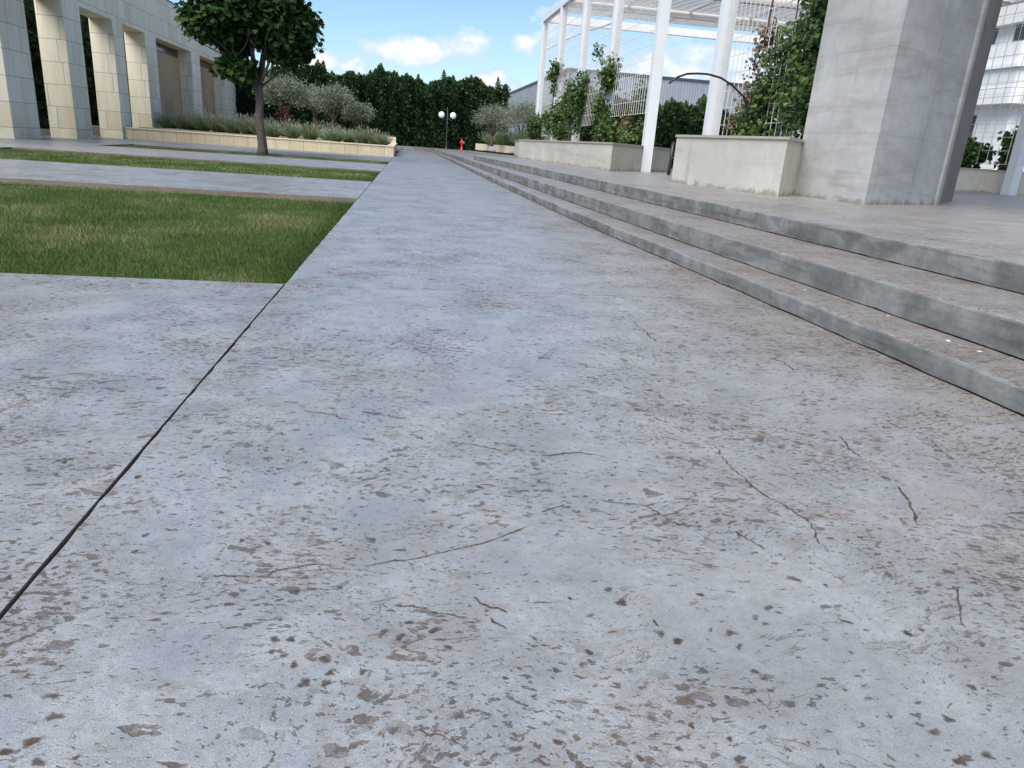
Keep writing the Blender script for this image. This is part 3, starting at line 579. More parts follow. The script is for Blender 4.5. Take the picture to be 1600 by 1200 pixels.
def poly_planter(name, label, pts, z0, z1, mats, capmat, soilz, cap_t=.045, over=.03, org=(0, 0, 0), per_face=None):
    t = thing(name, label, 'planter', org); n = len(pts)
    c = Vector((sum(p[0] for p in pts)/n, sum(p[1] for p in pts)/n))
    inn = []
    for i in range(n):     # inset corners
        p = Vector(pts[i]); a = (p-Vector(pts[i-1])).normalized(); b_ = (Vector(pts[(i+1) % n])-p).normalized()
        na = Vector((-a.y, a.x)); nb = Vector((-b_.y, b_.x)); bis = (na+nb).normalized(); k = 1/max(.3, bis.dot(na)); inn.append((p, bis*k))
    off = lambda d: [tuple(p+v*d) for p, v in inn]
    o_, i_ = off(0), off(.22); w = MB()
    for i in range(n):
        a, b_ = o_[i], o_[(i+1) % n]; mi = (per_face or {}).get(i, 0)
        w.quad([(a[0], a[1], z0), (b_[0], b_[1], z0), (b_[0], b_[1], z1), (a[0], a[1], z1)], mi=mi)
        a, b_ = i_[i], i_[(i+1) % n]; w.quad([(b_[0], b_[1], soilz-.1), (a[0], a[1], soilz-.1), (a[0], a[1], z1), (b_[0], b_[1], z1)])
    w.build('wall', mats, t)
    q = MB(); A, B = off(-over), off(.25)
    for i in range(n):
        j = (i+1) % n; a, b_, c_, d = A[i], A[j], B[j], B[i]
        q.quad([(a[0], a[1], z1+cap_t), (b_[0], b_[1], z1+cap_t), (c_[0], c_[1], z1+cap_t), (d[0], d[1], z1+cap_t)])
        q.quad([(a[0], a[1], z1+.001), (b_[0], b_[1], z1+.001), (b_[0], b_[1], z1+cap_t), (a[0], a[1], z1+cap_t)])
        q.quad([(a[0], a[1], z1+.001), (d[0], d[1], z1+.001), (c_[0], c_[1], z1+.001), (b_[0], b_[1], z1+.001)])
        q.quad([(c_[0], c_[1], z1+.001), (d[0], d[1], z1+.001), (d[0], d[1], z1+cap_t), (c_[0], c_[1], z1+cap_t)])
    q.build('coping', capmat, t)
    sl = MB(); sl.quad([(p[0], p[1], soilz) for p in off(.2)]); sl.build('soil', 'soil', t)
    return t
poly_planter('rendered_planter', 'near grey rendered planter joined to the big concrete pillar', [(5.55, 14.9), (6.2, 11.57), (6.93, 12.42), (9.0, 14.2), (9.0, 17.9), (6.85, 17.9)], H3, 1.40, ['render', 'render_cream'], 'stone_grey', 1.30, org=(6.2, 13, .5), per_face={1: 1})
poly_planter('rendered_planter', 'long grey rendered planter behind the row of slim white posts', [(5.03, 32.8), (5.94, 21.0), (9.2, 25.1), (9.2, 44), (6.6, 44.5), (5.6, 36)], H2-.02, 1.24, ['render', 'render_cream'], 'stone_grey', 1.15, org=(6.2, 28, .5), per_face={1: 1})
poly_planter('rendered_planter', 'cream rendered planter behind the pillar at the right edge', [(20.4, 29.2), (22.85, 26.75), (24.6, 26.4), (32, 25.8), (32, 31), (20.4, 31)], H3, 1.36, ['render', 'render_cream'], 'stone_grey', 1.25, org=(24, 27, .5), per_face={1: 1, 2: 1})
fp = thing('stone_planter', 'pale stepped stone planter with a black shadow strip under it beyond the terrace', 'planter', (7.5, 57, H2))
FP = [(6.3, 66), (6.55, 63), (7.37, 59.7), (7.75, 56.5), (8.3, 53), (8.76, 49.75), (9.6, 45), (11.5, 40)]
w = MB(); cp_ = MB(); bs = MB()
for i in range(len(FP)-1):
    a, b_ = FP[i], FP[i+1]; sh = .25 if i % 2 else 0.0
    pts = [(a[0]+sh, a[1]), (b_[0]+sh, b_[1]), (b_[0]+sh+.45, b_[1]+.1), (a[0]+sh+.45, a[1]+.1)]
    w.prism(pts, H2+.14, .98, mi=i % 2); bs.prism([(p[0]+.12, p[1]+.1) for p in pts], H2, H2+.139)
w.build('wall', ['stone_cap', 'render'], fp); bs.build('shadow_strip', 'black', fp)  # black base paints in the shadow under the wall
g_ = MB(); g_.quad([(p[0]+.5, p[1], .93) for p in FP]+[(22, 40, 1.0), (22, 66, 1.0)]); g_.build('soil', 'soil', fp)

# ------------------------------------------------------------------ big concrete pillar
def pillar():
    t = thing('concrete_pillar', 'massive folded fair-faced concrete pillar rising from the terrace', 'pillar', (8.5, 12.5, .5))
    A, B_, C_, D_ = (6.95, 12.46), (7.15, 10.62), (9.75, 12.35), (12.01, 14.74)
    pts = [A, B_, (9.70, 12.31), C_, (9.2, 13.5)]
    b = MB(); z0, z1 = H3, 9.5; zs = [z0+i*(z1-z0)/14 for i in range(15)]
    for i in range(14): b.prism(pts, zs[i], zs[i+1], cap=(i == 13), bottom=False)
    b.build('shaft', 'pillar', t)
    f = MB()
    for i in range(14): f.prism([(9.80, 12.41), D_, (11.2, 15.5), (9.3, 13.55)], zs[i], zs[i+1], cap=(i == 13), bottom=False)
    f.build('shaded_return', 'fin', t)  # return face of the pillar; its shade is in the darker material
    q = MB(); q.prism([(9.66, 12.22), (9.80, 12.33), (9.76, 12.40), (9.62, 12.30)], H3, 9.5); q.build('corner_bead', 'pillar', t)
pillar()

# ------------------------------------------------------------------ pergola
pg = thing('pergola', 'large white steel pergola with slatted roof and slim posts over the terrace', 'pergola', (15, 28, .5))
XA, XR, ZB, ZR = 7.64, 23.4, 7.58, 8.0
PY = [18.2, 23.0, 28.2, 33.2, 38.2, 43.2]
PW = .16
for y in PY:
    z0 = H3 if abs(y-23) < .5 else (1.24 if y > 24 else 1.30)
    b = MB().box(XA-PW, XA+PW, y-PW*.75, y+PW*.75, z0, ZB)
    o = b.build('post', 'white_steel', pg)
for y in (25.8, 33.2, 43.2): MB().box(XR-.2, XR+.14, y-.2, y+.2, H3, ZB).build('post', 'white_steel', pg)
MB().box(XA-.14, XA+.14, 3, 43.5, ZB, ZR).build('beam', 'white_steel', pg)  # roof lengthened past the near edge of view, added to shade the pillar
MB().box(XR-.14, XR+.14, 3, 43.5, ZB, ZR).build('beam', 'white_steel', pg)
for y in (43.36, 38.2, 33.2, 28.2, 23.2, 18.2, 13.2, 8.14, 3.14):
    MB().box(XA+.143, XR-.143, y-.13, y+.13, ZB+.02, ZR-.01).build('cross_beam', 'slat', pg)
sl = MB(); y = 3.4
while y < 41.6:
    if min(abs(y-c) for c in (43.36, 38.2, 33.2, 28.2, 23.2, 18.2, 13.2, 8.14, 3.14)) > .22:
        sl.box(XA+.15, XR-.15, y-.095, y+.095, ZR-.10, ZR-.085)
    y += .30
for x in (10.8, 14, 17.2, 20.3):
    sl.box(x-.03, x+.03, 3.3, 41.6, ZR-.083, ZR+.02)
sl.build('roof_slats', 'slat', pg)
MB().tube([(7.78, 43.0, 6.22), (9.3, 42.2, 7.0), (11.0, 41.0, 7.56)], .05, 6).build('brace', 'slat', pg)
# welded wire trellises
def trellis(x, y0, y1, z0, z1, label, dy=.25, dz=.40, r=.0065):
    b = MB(); y = y0+.03
    while y < y1: b.box(x-r, x+r, y-r, y+r, z0, z1); y += dy
    z = z0+.02
    while z < z1: b.box(x+r, x+3*r, y0, y1, z-r, z+r); z += dz
    o = b.build('wire_trellis', 'wire', org=(x, (y0+y1)/2, z0)); return tag(o, label, 'trellis', 'wire trellis panels of the pergola')
xt = XA-.06
trellis(xt, 14.0, 18.0, 1.42, 7.5, 'white wire trellis panel beside the big pillar carrying the dense vine', .235, .38)
trellis(xt, 23.2, 28.0, 2.25, 7.5, 'white wire trellis panel next to the post standing on the terrace')
trellis(xt, 28.4, 33.0, 2.0, 7.5, 'white wire trellis panel third from the pergola end')
trellis(xt, 33.4, 38.0, 1.8, 7.5, 'white wire trellis panel second from the pergola end')
trellis(xt, 38.4, 43.0, 1.6, 7.5, 'white wire trellis panel at the far end of the pergola')
trellis(XR-.3, 13, 25.6, 1.6, 7.5, 'wire trellis on the far side seen right of the pillar', .5, .5, .008)
trellis(XR-.3, 26.0, 33.0, 1.6, 7.5, 'wire trellis on the far side just behind the right post', .5, .5, .008)
def roofmesh():
    b = MB(); r = .008; z = ZB-.12
    for x in np.arange(16.5, XR-.2, .5): b.box(x-r, x+r, 13, 33, z-r, z+r)
    for y in np.arange(13, 33, .5): b.box(16.5, XR-.2, y-r, y+r, z+r, z+3*r)
    o = b.build('roof_netting', 'wire', org=(20, 20, ZB-.12)); return tag(o, 'square wire netting stretched under the right side of the pergola roof', 'netting')
roofmesh()

# ------------------------------------------------------------------ maple
def limb(b, p0, p1, r0, r1, bend=.15, n=7, sides=8):
    p0, p1 = Vector(p0), Vector(p1); k = Vector((jit(bend), jit(bend), jit(bend*.5))); pts = []
    for i in range(n):
        t = i/(n-1); pts.append(p0.lerp(p1, t)+k*math.sin(math.pi*t)+Vector((jit(.015), jit(.015), 0))*(0 if i in (0, n-1) else 1))
    b.tube(pts, [r0+(r1-r0)*i/(n-1) for i in range(n)], sides); return pts
def maple():
    t = thing('maple_tree', 'round-headed maple with dark lobed leaves growing from the third lawn strip', 'tree', (-5.72, 32.1, 0))
    bx, by = -5.70, 32.1
    # trunk
    s = 31.95/34.1     # the trunk stands inside the lawn strip
    b = MB(); pts = []
    for i in range(12):
        z = -.1+i*.25; pts.append((bx+.03*math.sin(i*.9)-.02*i*.3, by+.03*math.cos(i*.7), z))
    rad = [.245, .205, .185, .178, .172, .168, .165, .163, .162, .165, .17, .175]
    b.tube(pts, rad, 14); top = pts[-1]
    tips = []
    for dx, dy, dz, r in [(.25, .1, 1.9, .10), (-.1, -.2, 2.3, .12), (-.55, .3, 1.7, .085), (.65, -.35, 1.5, .075), (-.9, -.3, 1.2, .06), (.2, .7, 1.8, .08), (.95, .2, .75, .05), (-.6, -.7, 1.1, .05)]:
        pp = limb(b, (top[0]+dx*.12, top[1]+dy*.12, top[2]-.12), (top[0]+dx*1.2, top[1]+dy*1.2, top[2]+dz), r, r*.45, .12); tips.append((pp, r*.45))
        for q in range(5):
            s0 = pp[random.choice([3, 4, 5, 6])]; d = Vector((jit(1.2)+dx*.6, jit(1.2)+dy*.6, random.uniform(.2, 1.2)))
            limb(b, s0, s0+d, r*.35, .012, .15, 6, 5)
    o = b.build('trunk', 'bark', t, smooth=True)
    # crown: clumps inside a set of ellipsoids
    ell = [((-5.8, 32.1, 5.95), (1.85, 2.2, 1.75), 1.0), ((-7.05, 31.7, 4.75), (.95, 1.2, .6), .42), ((-4.55, 32.0, 4.85), (.95, 1.4, .9), .5), ((-6.45, 31.7, 3.15), (.42, .45, .28), .10), ((-4.65, 32.2, 3.95), (.6, .9, .30), .18), ((-6.6, 32.4, 4.15), (.6, .8, .3), .14), ((-5.7, 32, 7.2), (1.6, 1.6, .9), .35)]
    P = []; Nn = []; Tn = []
    tot = sum(e[2] for e in ell)
    for c, r, wt in ell:
        ncl = int(880*wt/tot); 
        for _ in range(ncl):
            d = rdir(1)[0]; rr = random.random()**.38*random.uniform(.82, 1.08)
            cc = np.array(c)+d*np.array(r)*rr; k = random.randint(28, 52); sz = random.uniform(.16, .32)
            q = np.clip(RNG.normal(size=(k, 3)), -1.7, 1.7)*sz*np.array([1, 1, .62]); P.append(cc+q)
            out = q/np.linalg.norm(q, axis=1, keepdims=True)*.7+d*.7
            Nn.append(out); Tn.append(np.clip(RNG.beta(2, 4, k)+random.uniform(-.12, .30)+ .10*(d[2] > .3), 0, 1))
    P = np.concatenate(P); Nn = np.concatenate(Nn); Tn = np.concatenate(Tn); n = len(P)
    yd = Nn*.55+RNG.normal(size=(n, 3))*.45+np.array([0, 0, -.55]); nd = Nn*.4+RNG.normal(size=(n, 3))*.5+np.array([0, 0, .9])
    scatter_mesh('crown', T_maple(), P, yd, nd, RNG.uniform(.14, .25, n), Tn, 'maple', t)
maple()

# ------------------------------------------------------------------ hedges
def hedge(label, x0, x1, y0, y1, z0, zt, n, size, spikes=1.0, faces='S', along='x', name='conifer_hedge', seed=1):
    rs = random.Random(seed); t = thing(name, label, 'hedge', ((x0+x1)/2, (y0+y1)/2, z0))
    top = lambda u: zt+.30*math.sin(u*.9+seed)+.22*math.sin(u*2.3+seed*2)+.12*math.sin(u*5.1)
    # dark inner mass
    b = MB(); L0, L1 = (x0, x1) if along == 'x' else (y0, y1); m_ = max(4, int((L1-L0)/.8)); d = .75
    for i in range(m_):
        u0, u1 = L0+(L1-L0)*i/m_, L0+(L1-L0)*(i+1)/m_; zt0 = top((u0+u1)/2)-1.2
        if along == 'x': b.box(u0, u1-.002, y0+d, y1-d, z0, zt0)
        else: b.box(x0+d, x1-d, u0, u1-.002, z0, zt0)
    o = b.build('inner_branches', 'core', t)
    # sprays over the face and over the ragged plumes
    P, D, T = [], [], []
    nf = int(n*.62); SZ = [RNG.uniform(.6, 1.2, nf)*size]
    u = RNG.uniform(L0, L1, nf); z = z0+(np.array([top(a) for a in u])-z0-.2)*RNG.uniform(0, 1, nf)**.9
    bul = .30*np.sin(u*2.1+z*1.3+seed)*np.sin(z*1.9+u*.7)+.18*np.sin(u*5.7)+RNG.normal(size=nf)*.14
    dirs = []
    if along == 'x':
        P.append(np.stack([u, y0+.25-bul, z], 1)); D.append(np.stack([RNG.normal(size=nf)*.6, -.7+RNG.normal(size=nf)*.4, .55+RNG.normal(size=nf)*.45], 1))
    else:
        sgn = 1 if faces == 'E' else -1; xx = (x1 if sgn > 0 else x0)
        P.append(np.stack([xx-sgn*(.25-bul), u, z], 1)); D.append(np.stack([sgn*.7+RNG.normal(size=nf)*.4, RNG.normal(size=nf)*.6, .55+RNG.normal(size=nf)*.45], 1))
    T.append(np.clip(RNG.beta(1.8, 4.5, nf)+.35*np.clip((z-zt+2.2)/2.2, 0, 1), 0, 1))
    # plumes
    np_ = int((L1-L0)*5.0*spikes); per = max(10, int(n*.38/max(1, np_)))
    for i in range(np_):
        uu = rs.uniform(L0, L1); dd = rs.uniform(.1, 1.5); hh = rs.uniform(.6, 1.3)*(1+.3*(rs.random() < .08)); zb = top(uu)-1.2
        tz = RNG.uniform(0, 1, per)**.8; lean = rs.uniform(-.15, .15)
        r_ = (.42*(1-tz)**.8+.015)*RNG.uniform(.3, 1.3, per); a = RNG.uniform(0, 2*np.pi, per)
        px_ = uu+r_*np.cos(a)+lean*tz; py_ = dd+r_*np.sin(a); pz_ = zb+tz*hh*1.15
        if along == 'x': P.append(np.stack([px_, y0+py_, pz_], 1))
        else: P.append(np.stack([(x1-py_) if faces == 'E' else (x0+py_), px_, pz_], 1))
        D.append(np.stack([np.cos(a)*.65*(1-tz)+RNG.normal(size=per)*.22, np.sin(a)*.65*(1-tz)+RNG.normal(size=per)*.22, np.full(per, .95)], 1)); T.append(np.clip(RNG.beta(2.4, 2.6, per)+.25*rs.random(), 0, 1)); SZ.append(RNG.uniform(.6, 1.1, per)*size*(.85-.35*tz))
    P = np.concatenate(P); D = np.concatenate(D); T = np.concatenate(T); k = len(P)
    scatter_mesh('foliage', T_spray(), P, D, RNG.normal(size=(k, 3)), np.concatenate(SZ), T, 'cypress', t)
    return t
hedge('tall dark cypress hedge with ragged tips closing the far end of the walkway', -26, 9.3, 69, 72.5, H2-.1, 6.2, 125000, .34, 1.0, seed=3)
hedge('tall dark hedge filling the openings behind the limestone colonnade', -20.6, -18.2, 20, 68, -.1, 7.2, 52000, .36, .5, 'E', 'y', seed=5)
hedge('lower dark green hedge behind the pergola opening', 10.5, 24.5, 48.5, 51, H2-.1, 4.35, 50000, .26, 1.0, seed=9)

# ------------------------------------------------------------------ olives
def olive(label, x, y, z0, r, h, n, seed):
    rs = random.Random(seed); t = thing('olive_tree', label, 'tree', (x, y, z0), 'clipped grey olive trees')
    b = MB(); th = h-r*.75; pts = [(x, y, z0-.1), (x+.06, y, z0+th*.35), (x-.05, y+.04, z0+th*.7), (x, y, z0+th)]
    b.tube(pts, [.15, .12, .11, .09], 8)
    for i in range(9):
        a = i*2*math.pi/9; limb(b, (x, y, z0+th*.8), (x+math.cos(a)*r*.6, y+math.sin(a)*r*.6, z0+h+rs.uniform(-.1, .35)), .05, .012, .1, 5, 5)
    b.build('trunk', 'olivebark', t, smooth=True)
    P, T, D = [], [], []
    ncl = 60
    for _ in range(ncl):
        d = rdir(1)[0]; d[2] = abs(d[2])*.9-.25; rr = random.uniform(.55, 1.0)
        c = np.array([x, y, z0+h])+d*np.array([r, r, r*.78])*rr; k = n//ncl; q = RNG.normal(size=(k, 3))*r*.20
        P.append(c+q); D.append(d*.8+RNG.normal(size=(k, 3))*.55+np.array([0, 0, .35])); T.append(np.clip(RNG.beta(2.5, 2.5, k)+random.uniform(-.2, .2), 0, 1))
    P = np.concatenate(P); D = np.concatenate(D); T = np.concatenate(T); k = len(P)
    scatter_mesh('crown', T_diamond(), P, D, RNG.normal(size=(k, 3)), RNG.uniform(.10, .22, k), T, 'olive', t, width=RNG.uniform(.05, .09, k))
olive('broad grey-green olive just right of the maple trunk', -7.0, 47.5, .55, 1.35, 2.45, 7500, 1)
olive('grey olive half hidden between the broad olive and the bright one', -5.6, 50.5, .55, 1.05, 2.35, 5500, 2)
olive('bright silvery mushroom-shaped olive in the yellow planter', -4.15, 47.0, .55, 1.12, 2.25, 6500, 3)
olive('smallest silvery olive at the right end of the yellow planter', -2.75, 49.0, .55, .80, 1.65, 4500, 4)
olive('silvery olive behind the lavender beyond the terrace', 6.65, 57.0, .95, 1.35, 1.75, 5500, 5)
olive('larger browner olive beside the first pergola post', 8.55, 54.5, .95, 1.6, 2.0, 6500, 6)
olive('dark grey olive behind the far pergola post', 10.3, 56.0, .95, 1.5, 2.1, 5500, 7)

# ------------------------------------------------------------------ lavender
def lavender(label, x, y, z, r, h, n=420, purple=.3):
    a = RNG.uniform(0, 2*np.pi, n); tilt = RNG.uniform(0, 1, n)**.7*1.0; L_ = h*RNG.uniform(.55, 1.05, n)
    d = np.stack([np.cos(a)*np.sin(tilt), np.sin(a)*np.sin(tilt), np.cos(tilt)], 1)
    base = np.stack([x+np.cos(a)*r*.35*RNG.uniform(0, 1, n), y+np.sin(a)*r*.35*RNG.uniform(0, 1, n), np.full(n, z)], 1)
    t = thing('lavender_bush', label, 'shrub', (x, y, z), 'lavender bushes in the stone planters')
    m1 = int(n*.7)
    scatter_mesh('stems', T_blade(), base[:m1], d[:m1], RNG.normal(size=(m1, 3)), L_[:m1]*.72, RNG.uniform(.05, .72, m1), 'lav', t, width=np.full(m1, .035))
    tip = base[m1:]+d[m1:]*L_[m1:, None]*.72; k = n-m1
    P = np.concatenate([base[m1:], tip]); D = np.concatenate([d[m1:], d[m1:]])
    scatter_mesh('flower_spikes', T_diamond(), P, D, RNG.normal(size=(2*k, 3)), np.concatenate([L_[m1:]*.85, np.full(k, .20)]), np.concatenate([RNG.uniform(.5, .75, k), RNG.uniform(1-purple, 1, k)]), 'lav', t, width=np.concatenate([np.full(k, .016), np.full(k, .06)]))
LAV = [(-13.3, 46.2, 'leftmost lavender bush against the colonnade foot'), (-12.35, 46.0, 'second lavender bush from the colonnade'), (-11.3, 45.6, 'third lavender bush from the colonnade, before the first ochre panel'), (-10.4, 45.4, 'lavender bush before the first ochre panel, fourth from the colonnade'), (-9.5, 45.0, 'lavender bush before the second ochre panel'), (-8.6, 44.6, 'lavender bush well left of the maple trunk'), (-7.9, 44.2, 'lavender bush just left of the maple trunk')]
for i, (x, y, l) in enumerate(LAV): lavender(l, x, y, .55, .7, 1.35+.05*(i % 3), 650, .25)
for x, y, h, l in [(-7.05, 43.2, 1.1, 'lavender bush just right of the maple trunk'), (-6.0, 42.9, 1.05, 'lavender bush under the broad olive'), (-5.05, 43.0, 1.2, 'tall lavender bush with long flower spikes under the grey olive'), (-3.65, 42.7, 1.05, 'lavender bush in front of the first blue agave'), (-3.0, 43.6, .9, 'small dark lavender bush between two taller ones'), (-2.2, 43.0, 1.2, 'tall lavender bush with many spikes near the planter end'), (-1.55, 42.8, 1.0, 'lavender bush second from the planter corner'), (-1.1, 42.2, .8, 'last low lavender bush at the planter corner with purple spikes')]:
    lavender(l, x, y, .52, .55, h, 520, .45)
for i, (x, y) in enumerate([(-12.8, 49.5), (-10.9, 49), (-9.2, 48.6), (-8.6, 51), (-6.6, 45.2), (-4.4, 45.2)]):
    lavender(['rear lavender bush nearest the colonnade', 'rear lavender bush before the ochre wall panel', 'rear lavender bush left of the maple trunk', 'hindmost lavender bush behind the maple trunk', 'rear lavender bush at the foot of the broad olive', 'rear lavender bush at the foot of the silvery olive'][i], x, y, .58, .7, 1.35, 500, .3)
for i, (x, y) in enumerate([(7.3, 62.0), (7.9, 59.8), (8.3, 57.8), (8.7, 54.5), (9.15, 51.5), (9.9, 47.5), (9.3, 57)]):
    lavender(['pale purple lavender bush next to the red hydrant', 'pale purple lavender bush second from the hydrant', 'green-footed lavender bush third from the hydrant', 'lavender bush in the middle of the far stone planter', 'lavender bush before the larger browner olive', 'lavender bush nearest the long rendered planter', 'rear lavender bush of the far stone planter'][i], x, y, .93, 1.0, 1.7, 700, .7)
def agave(label, x, y, z, s):
    n = 22; a = np.arange(n)*2.4; t_ = np.linspace(.25, 1.15, n); d = np.stack([np.cos(a)*np.sin(t_), np.sin(a)*np.sin(t_), np.cos(t_)], 1)
    o = scatter_mesh('agave', T_blade(), np.tile([[x, y, z]], (n, 1)).astype(float), d, np.tile([[0, 0, 1.]], (n, 1)), RNG.uniform(.8, 1, n)*s, RNG.uniform(0, 1, n), 'agave', org=(x, y, z), width=np.full(n, .13*s/.6))
    tag(o, label, 'plant', 'blue agaves')
agave('blue-grey agave between lavender bushes under the silvery olive', -4.35, 44.3, .55, .75)
agave('blue-grey agave near the smallest olive', -2.95, 45.0, .55, .8)
n = 900; P = np.array([-6.9, 46.2, 1.35])+RNG.normal(size=(n, 3))*np.array([.22, .22, .35])
o = scatter_mesh('red_shrub', T_diamond(), P, rdir(n, (0, 0, .4)), RNG.normal(size=(n, 3)), RNG.uniform(.1, .18, n), RNG.uniform(0, 1, n), 'redleaf', org=(-6.9, 46.2, .55)); tag(o, 'dark red leafy shrub under the broad olive', 'shrub')

# ------------------------------------------------------------------ vines
def vine(label, blobs, stems, n, dead=None, size=(.07, .14), org=(7.6, 15, 1.3), name='climbing_vine'):
    t = thing(name, label, 'climbing plant', org)
    b = MB()
    for s in stems: b.tube([stems[0][0]]+s[1:], [.022]*(len(s)-1)+[.01], 5)
    b.build('stems', 'olivebark', t)
    def cloud(bl, n):
        P, T, O = [], [], []; tw = sum(q[2] for q in bl)
        for c, r, wt in bl:
            m_ = int(n*wt/tw); ncl = max(3, m_//26)
            for _ in range(ncl):
                cc = np.array(c)+rdir(1)[0]*np.array(r)*random.random()**.45; k = 26; q = RNG.normal(size=(k, 3))*.13*np.array([.8, 1, 1])
                P.append(cc+q); T.append(np.clip(RNG.beta(2, 2.6, k)+random.uniform(-.25, .25), 0, 1)*.95+.05*(RNG.random(k) > .985))
        return np.concatenate(P), np.concatenate(T)
    P, T = cloud(blobs, n); k = len(P)
    scatter_mesh('leaves', T_vine(), P, RNG.normal(size=(k, 3))*.5+np.array([-.35, -.1, -.55]), RNG.normal(size=(k, 3))*.5+np.array([-.6, -.3, .7]), RNG.uniform(size[0], size[1], k), T, 'vine', t)
    if dead:
        P, T = cloud(dead[0], dead[1]); k = len(P)
        scatter_mesh('dry_leaves', T_vine(), P, RNG.normal(size=(k, 3))*.7+np.array([0, 0, -.5]), RNG.normal(size=(k, 3)), RNG.uniform(size[0]*.7, size[1]*.8, k), T, 'dead', t)
    return t
vine('dense green vine with dry brown leaves climbing the trellis beside the big pillar',
     [((7.72, 14.0, 3.0), (.45, .9, 1.6), 3.0), ((7.72, 14.2, 4.8), (.4, .75, 1.0), 1.2), ((7.72, 15.2, 2.7), (.35, .55, .9), 1.0), ((7.7, 15.6, 1.75), (.4, .9, .45), 1.0), ((7.72, 13.8, 6.0), (.4, .7, .9), .7), ((7.6, 13.2, 2.6), (.3, .5, 1.3), 1.0), ((7.6, 13.4, 4.2), (.3, .6, .9), .8)],
     [[(7.7, 14.8, 1.2), (7.62, 14.7, 2.2), (7.68, 14.9, 3.4), (7.62, 14.8, 4.6), (7.66, 14.6, 6.8)], [(7.7, 15.6, 1.2), (7.66, 15.9, 2.0), (7.62, 16.0, 3.0), (7.66, 16.0, 4.0), (7.68, 15.8, 6.6)], [(7.7, 14.2, 1.2), (7.7, 14.0, 3), (7.66, 14.1, 5), (7.66, 14.0, 6.5)], [(7.7, 16.2, 1.2), (7.6, 16.8, 1.9), (7.64, 16.2, 2.2), (7.7, 15.4, 2.3)]],
     11500, ([((7.7, 15.95, 3.35), (.18, .18, .6), 1.0), ((7.7, 16.2, 2.4), (.22, .4, .5), 1.1), ((7.7, 16.7, 1.85), (.2, .35, .25), .4), ((7.7, 15.4, 2.5), (.2, .5, .7), .3)], 1500), org=(7.7, 14.8, 1.3))
vine('sparse vine climbing the second pergola post from the far end', [((7.5, 38.4, 2.2), (.4, .9, .7), 1), ((7.5, 38.2, 4.7), (.32, .42, .5), .8), ((7.5, 38.2, 3.5), (.14, .16, .9), .22)],
     [[(7.5, 38.2, 1.1), (7.45, 38.2, 3), (7.5, 38.25, 5)]], 1500, size=(.09, .17), org=(7.5, 38.2, 1.2))
vine('low bushy vine at the foot of the farthest pergola post', [((7.3, 42.6, 1.9), (.5, 1.1, .7), 1), ((7.3, 41.4, 2.4), (.3, .5, .6), .4)], [[(7.3, 42.5, 1.1), (7.3, 42.4, 2.4)]], 1500, size=(.09, .17), org=(7.3, 42.4, 1.2))
vine('tall mounded vine between the second and third posts from the far end', [((7.5, 35.6, 2.3), (.5, 1.5, .9), 1.2), ((7.5, 34.0, 3.1), (.45, .9, .9), 1.0), ((7.5, 32.4, 2.8), (.45, .8, 1.1), 1.0), ((7.45, 31.8, 3.6), (.35, .6, .55), .45)],
     [[(7.5, 34, 1.1), (7.5, 33.9, 3.9)], [(7.5, 32.2, 1.1), (7.45, 32, 4)]], 4600, size=(.08, .16), org=(7.5, 34, 1.2))
vine('vine climbing high on the post left of the terrace post with a few yellow leaves', [((7.45, 27.7, 3.7), (.26, .42, .75), .7), ((7.45, 28.2, 2.4), (.35, .6, .6), .8), ((7.4, 27.4, 1.75), (.4, .9, .5), 1.0), ((7.45, 29.9, 4.75), (.08, .2, .12), .05)],
     [[(7.45, 28, 1.1), (7.42, 28, 2.5), (7.45, 27.9, 4.4)], [(7.45, 28.1, 4.2), (7.45, 29.2, 4.7), (7.45, 29.8, 4.9)]], 2500, size=(.08, .15), org=(7.45, 28, 1.2))
vine('brown and green bush filling the planter next to the terrace post', [((8.0, 25.6, 1.75), (.5, 1.1, .5), .8), ((8.0, 25.4, 2.7), (.3, .6, .5), .35)], [[(8, 25.6, 1.1), (8, 25.5, 3)]], 1500, ([((8.0, 26.0, 2.0), (.4, .8, .55), 1.0)], 1700), size=(.09, .16), org=(8, 25.6, 1.2))
vine('dark round-leaved shrub in the cream planter right of the pillar', [((22.9, 28.2, 1.85), (.75, .6, .7), 1.0), ((23.5, 28.0, 2.0), (.4, .4, .3), .2)], [[(22.9, 28.2, 1.2), (22.95, 28.1, 2.6)]], 2600, size=(.14, .24), org=(22.9, 28.2, 1.25))
vine('thin young shrub with upright shoots beside the right-hand post', [((24.6, 27.6, 1.8), (.35, .35, .45), .6), ((24.75, 27.6, 2.75), (.45, .35, .35), .5), ((24.4, 27.6, 2.2), (.15, .15, .5), .2)], [[(24.6, 27.6, 1.2), (24.5, 27.6, 2.2), (24.9, 27.6, 3.0), (24.75, 27.6, 3.3)]], 1000, size=(.14, .24), org=(24.6, 27.6, 1.25))

# black hose and pipe
o = MB().tube([(5.28, 15.0, 2.41), (5.45, 15.05, 2.54), (5.66, 15.1, 2.62), (5.9, 15.15, 2.65), (6.15, 15.2, 2.66), (6.45, 15.25, 2.62), (6.75, 15.35, 2.52), (7.1, 15.45, 2.32), (7.4, 15.55, 1.9), (7.5, 15.6, 1.3)], .021, 8).build('hose', 'black', smooth=True, org=(6.5, 15.2, 1.3))
tag(o, 'black flexible pipe arching out over the near rendered planter', 'pipe')
o = MB().tube([(7.37, 20, 1.40), (7.36, 20, .9), (7.35, 20, .52)], .045, 10).build('pipe', 'black', smooth=True, org=(7.36, 20, .5))
tag(o, 'black upright pipe stub standing between the two rendered planters', 'pipe')

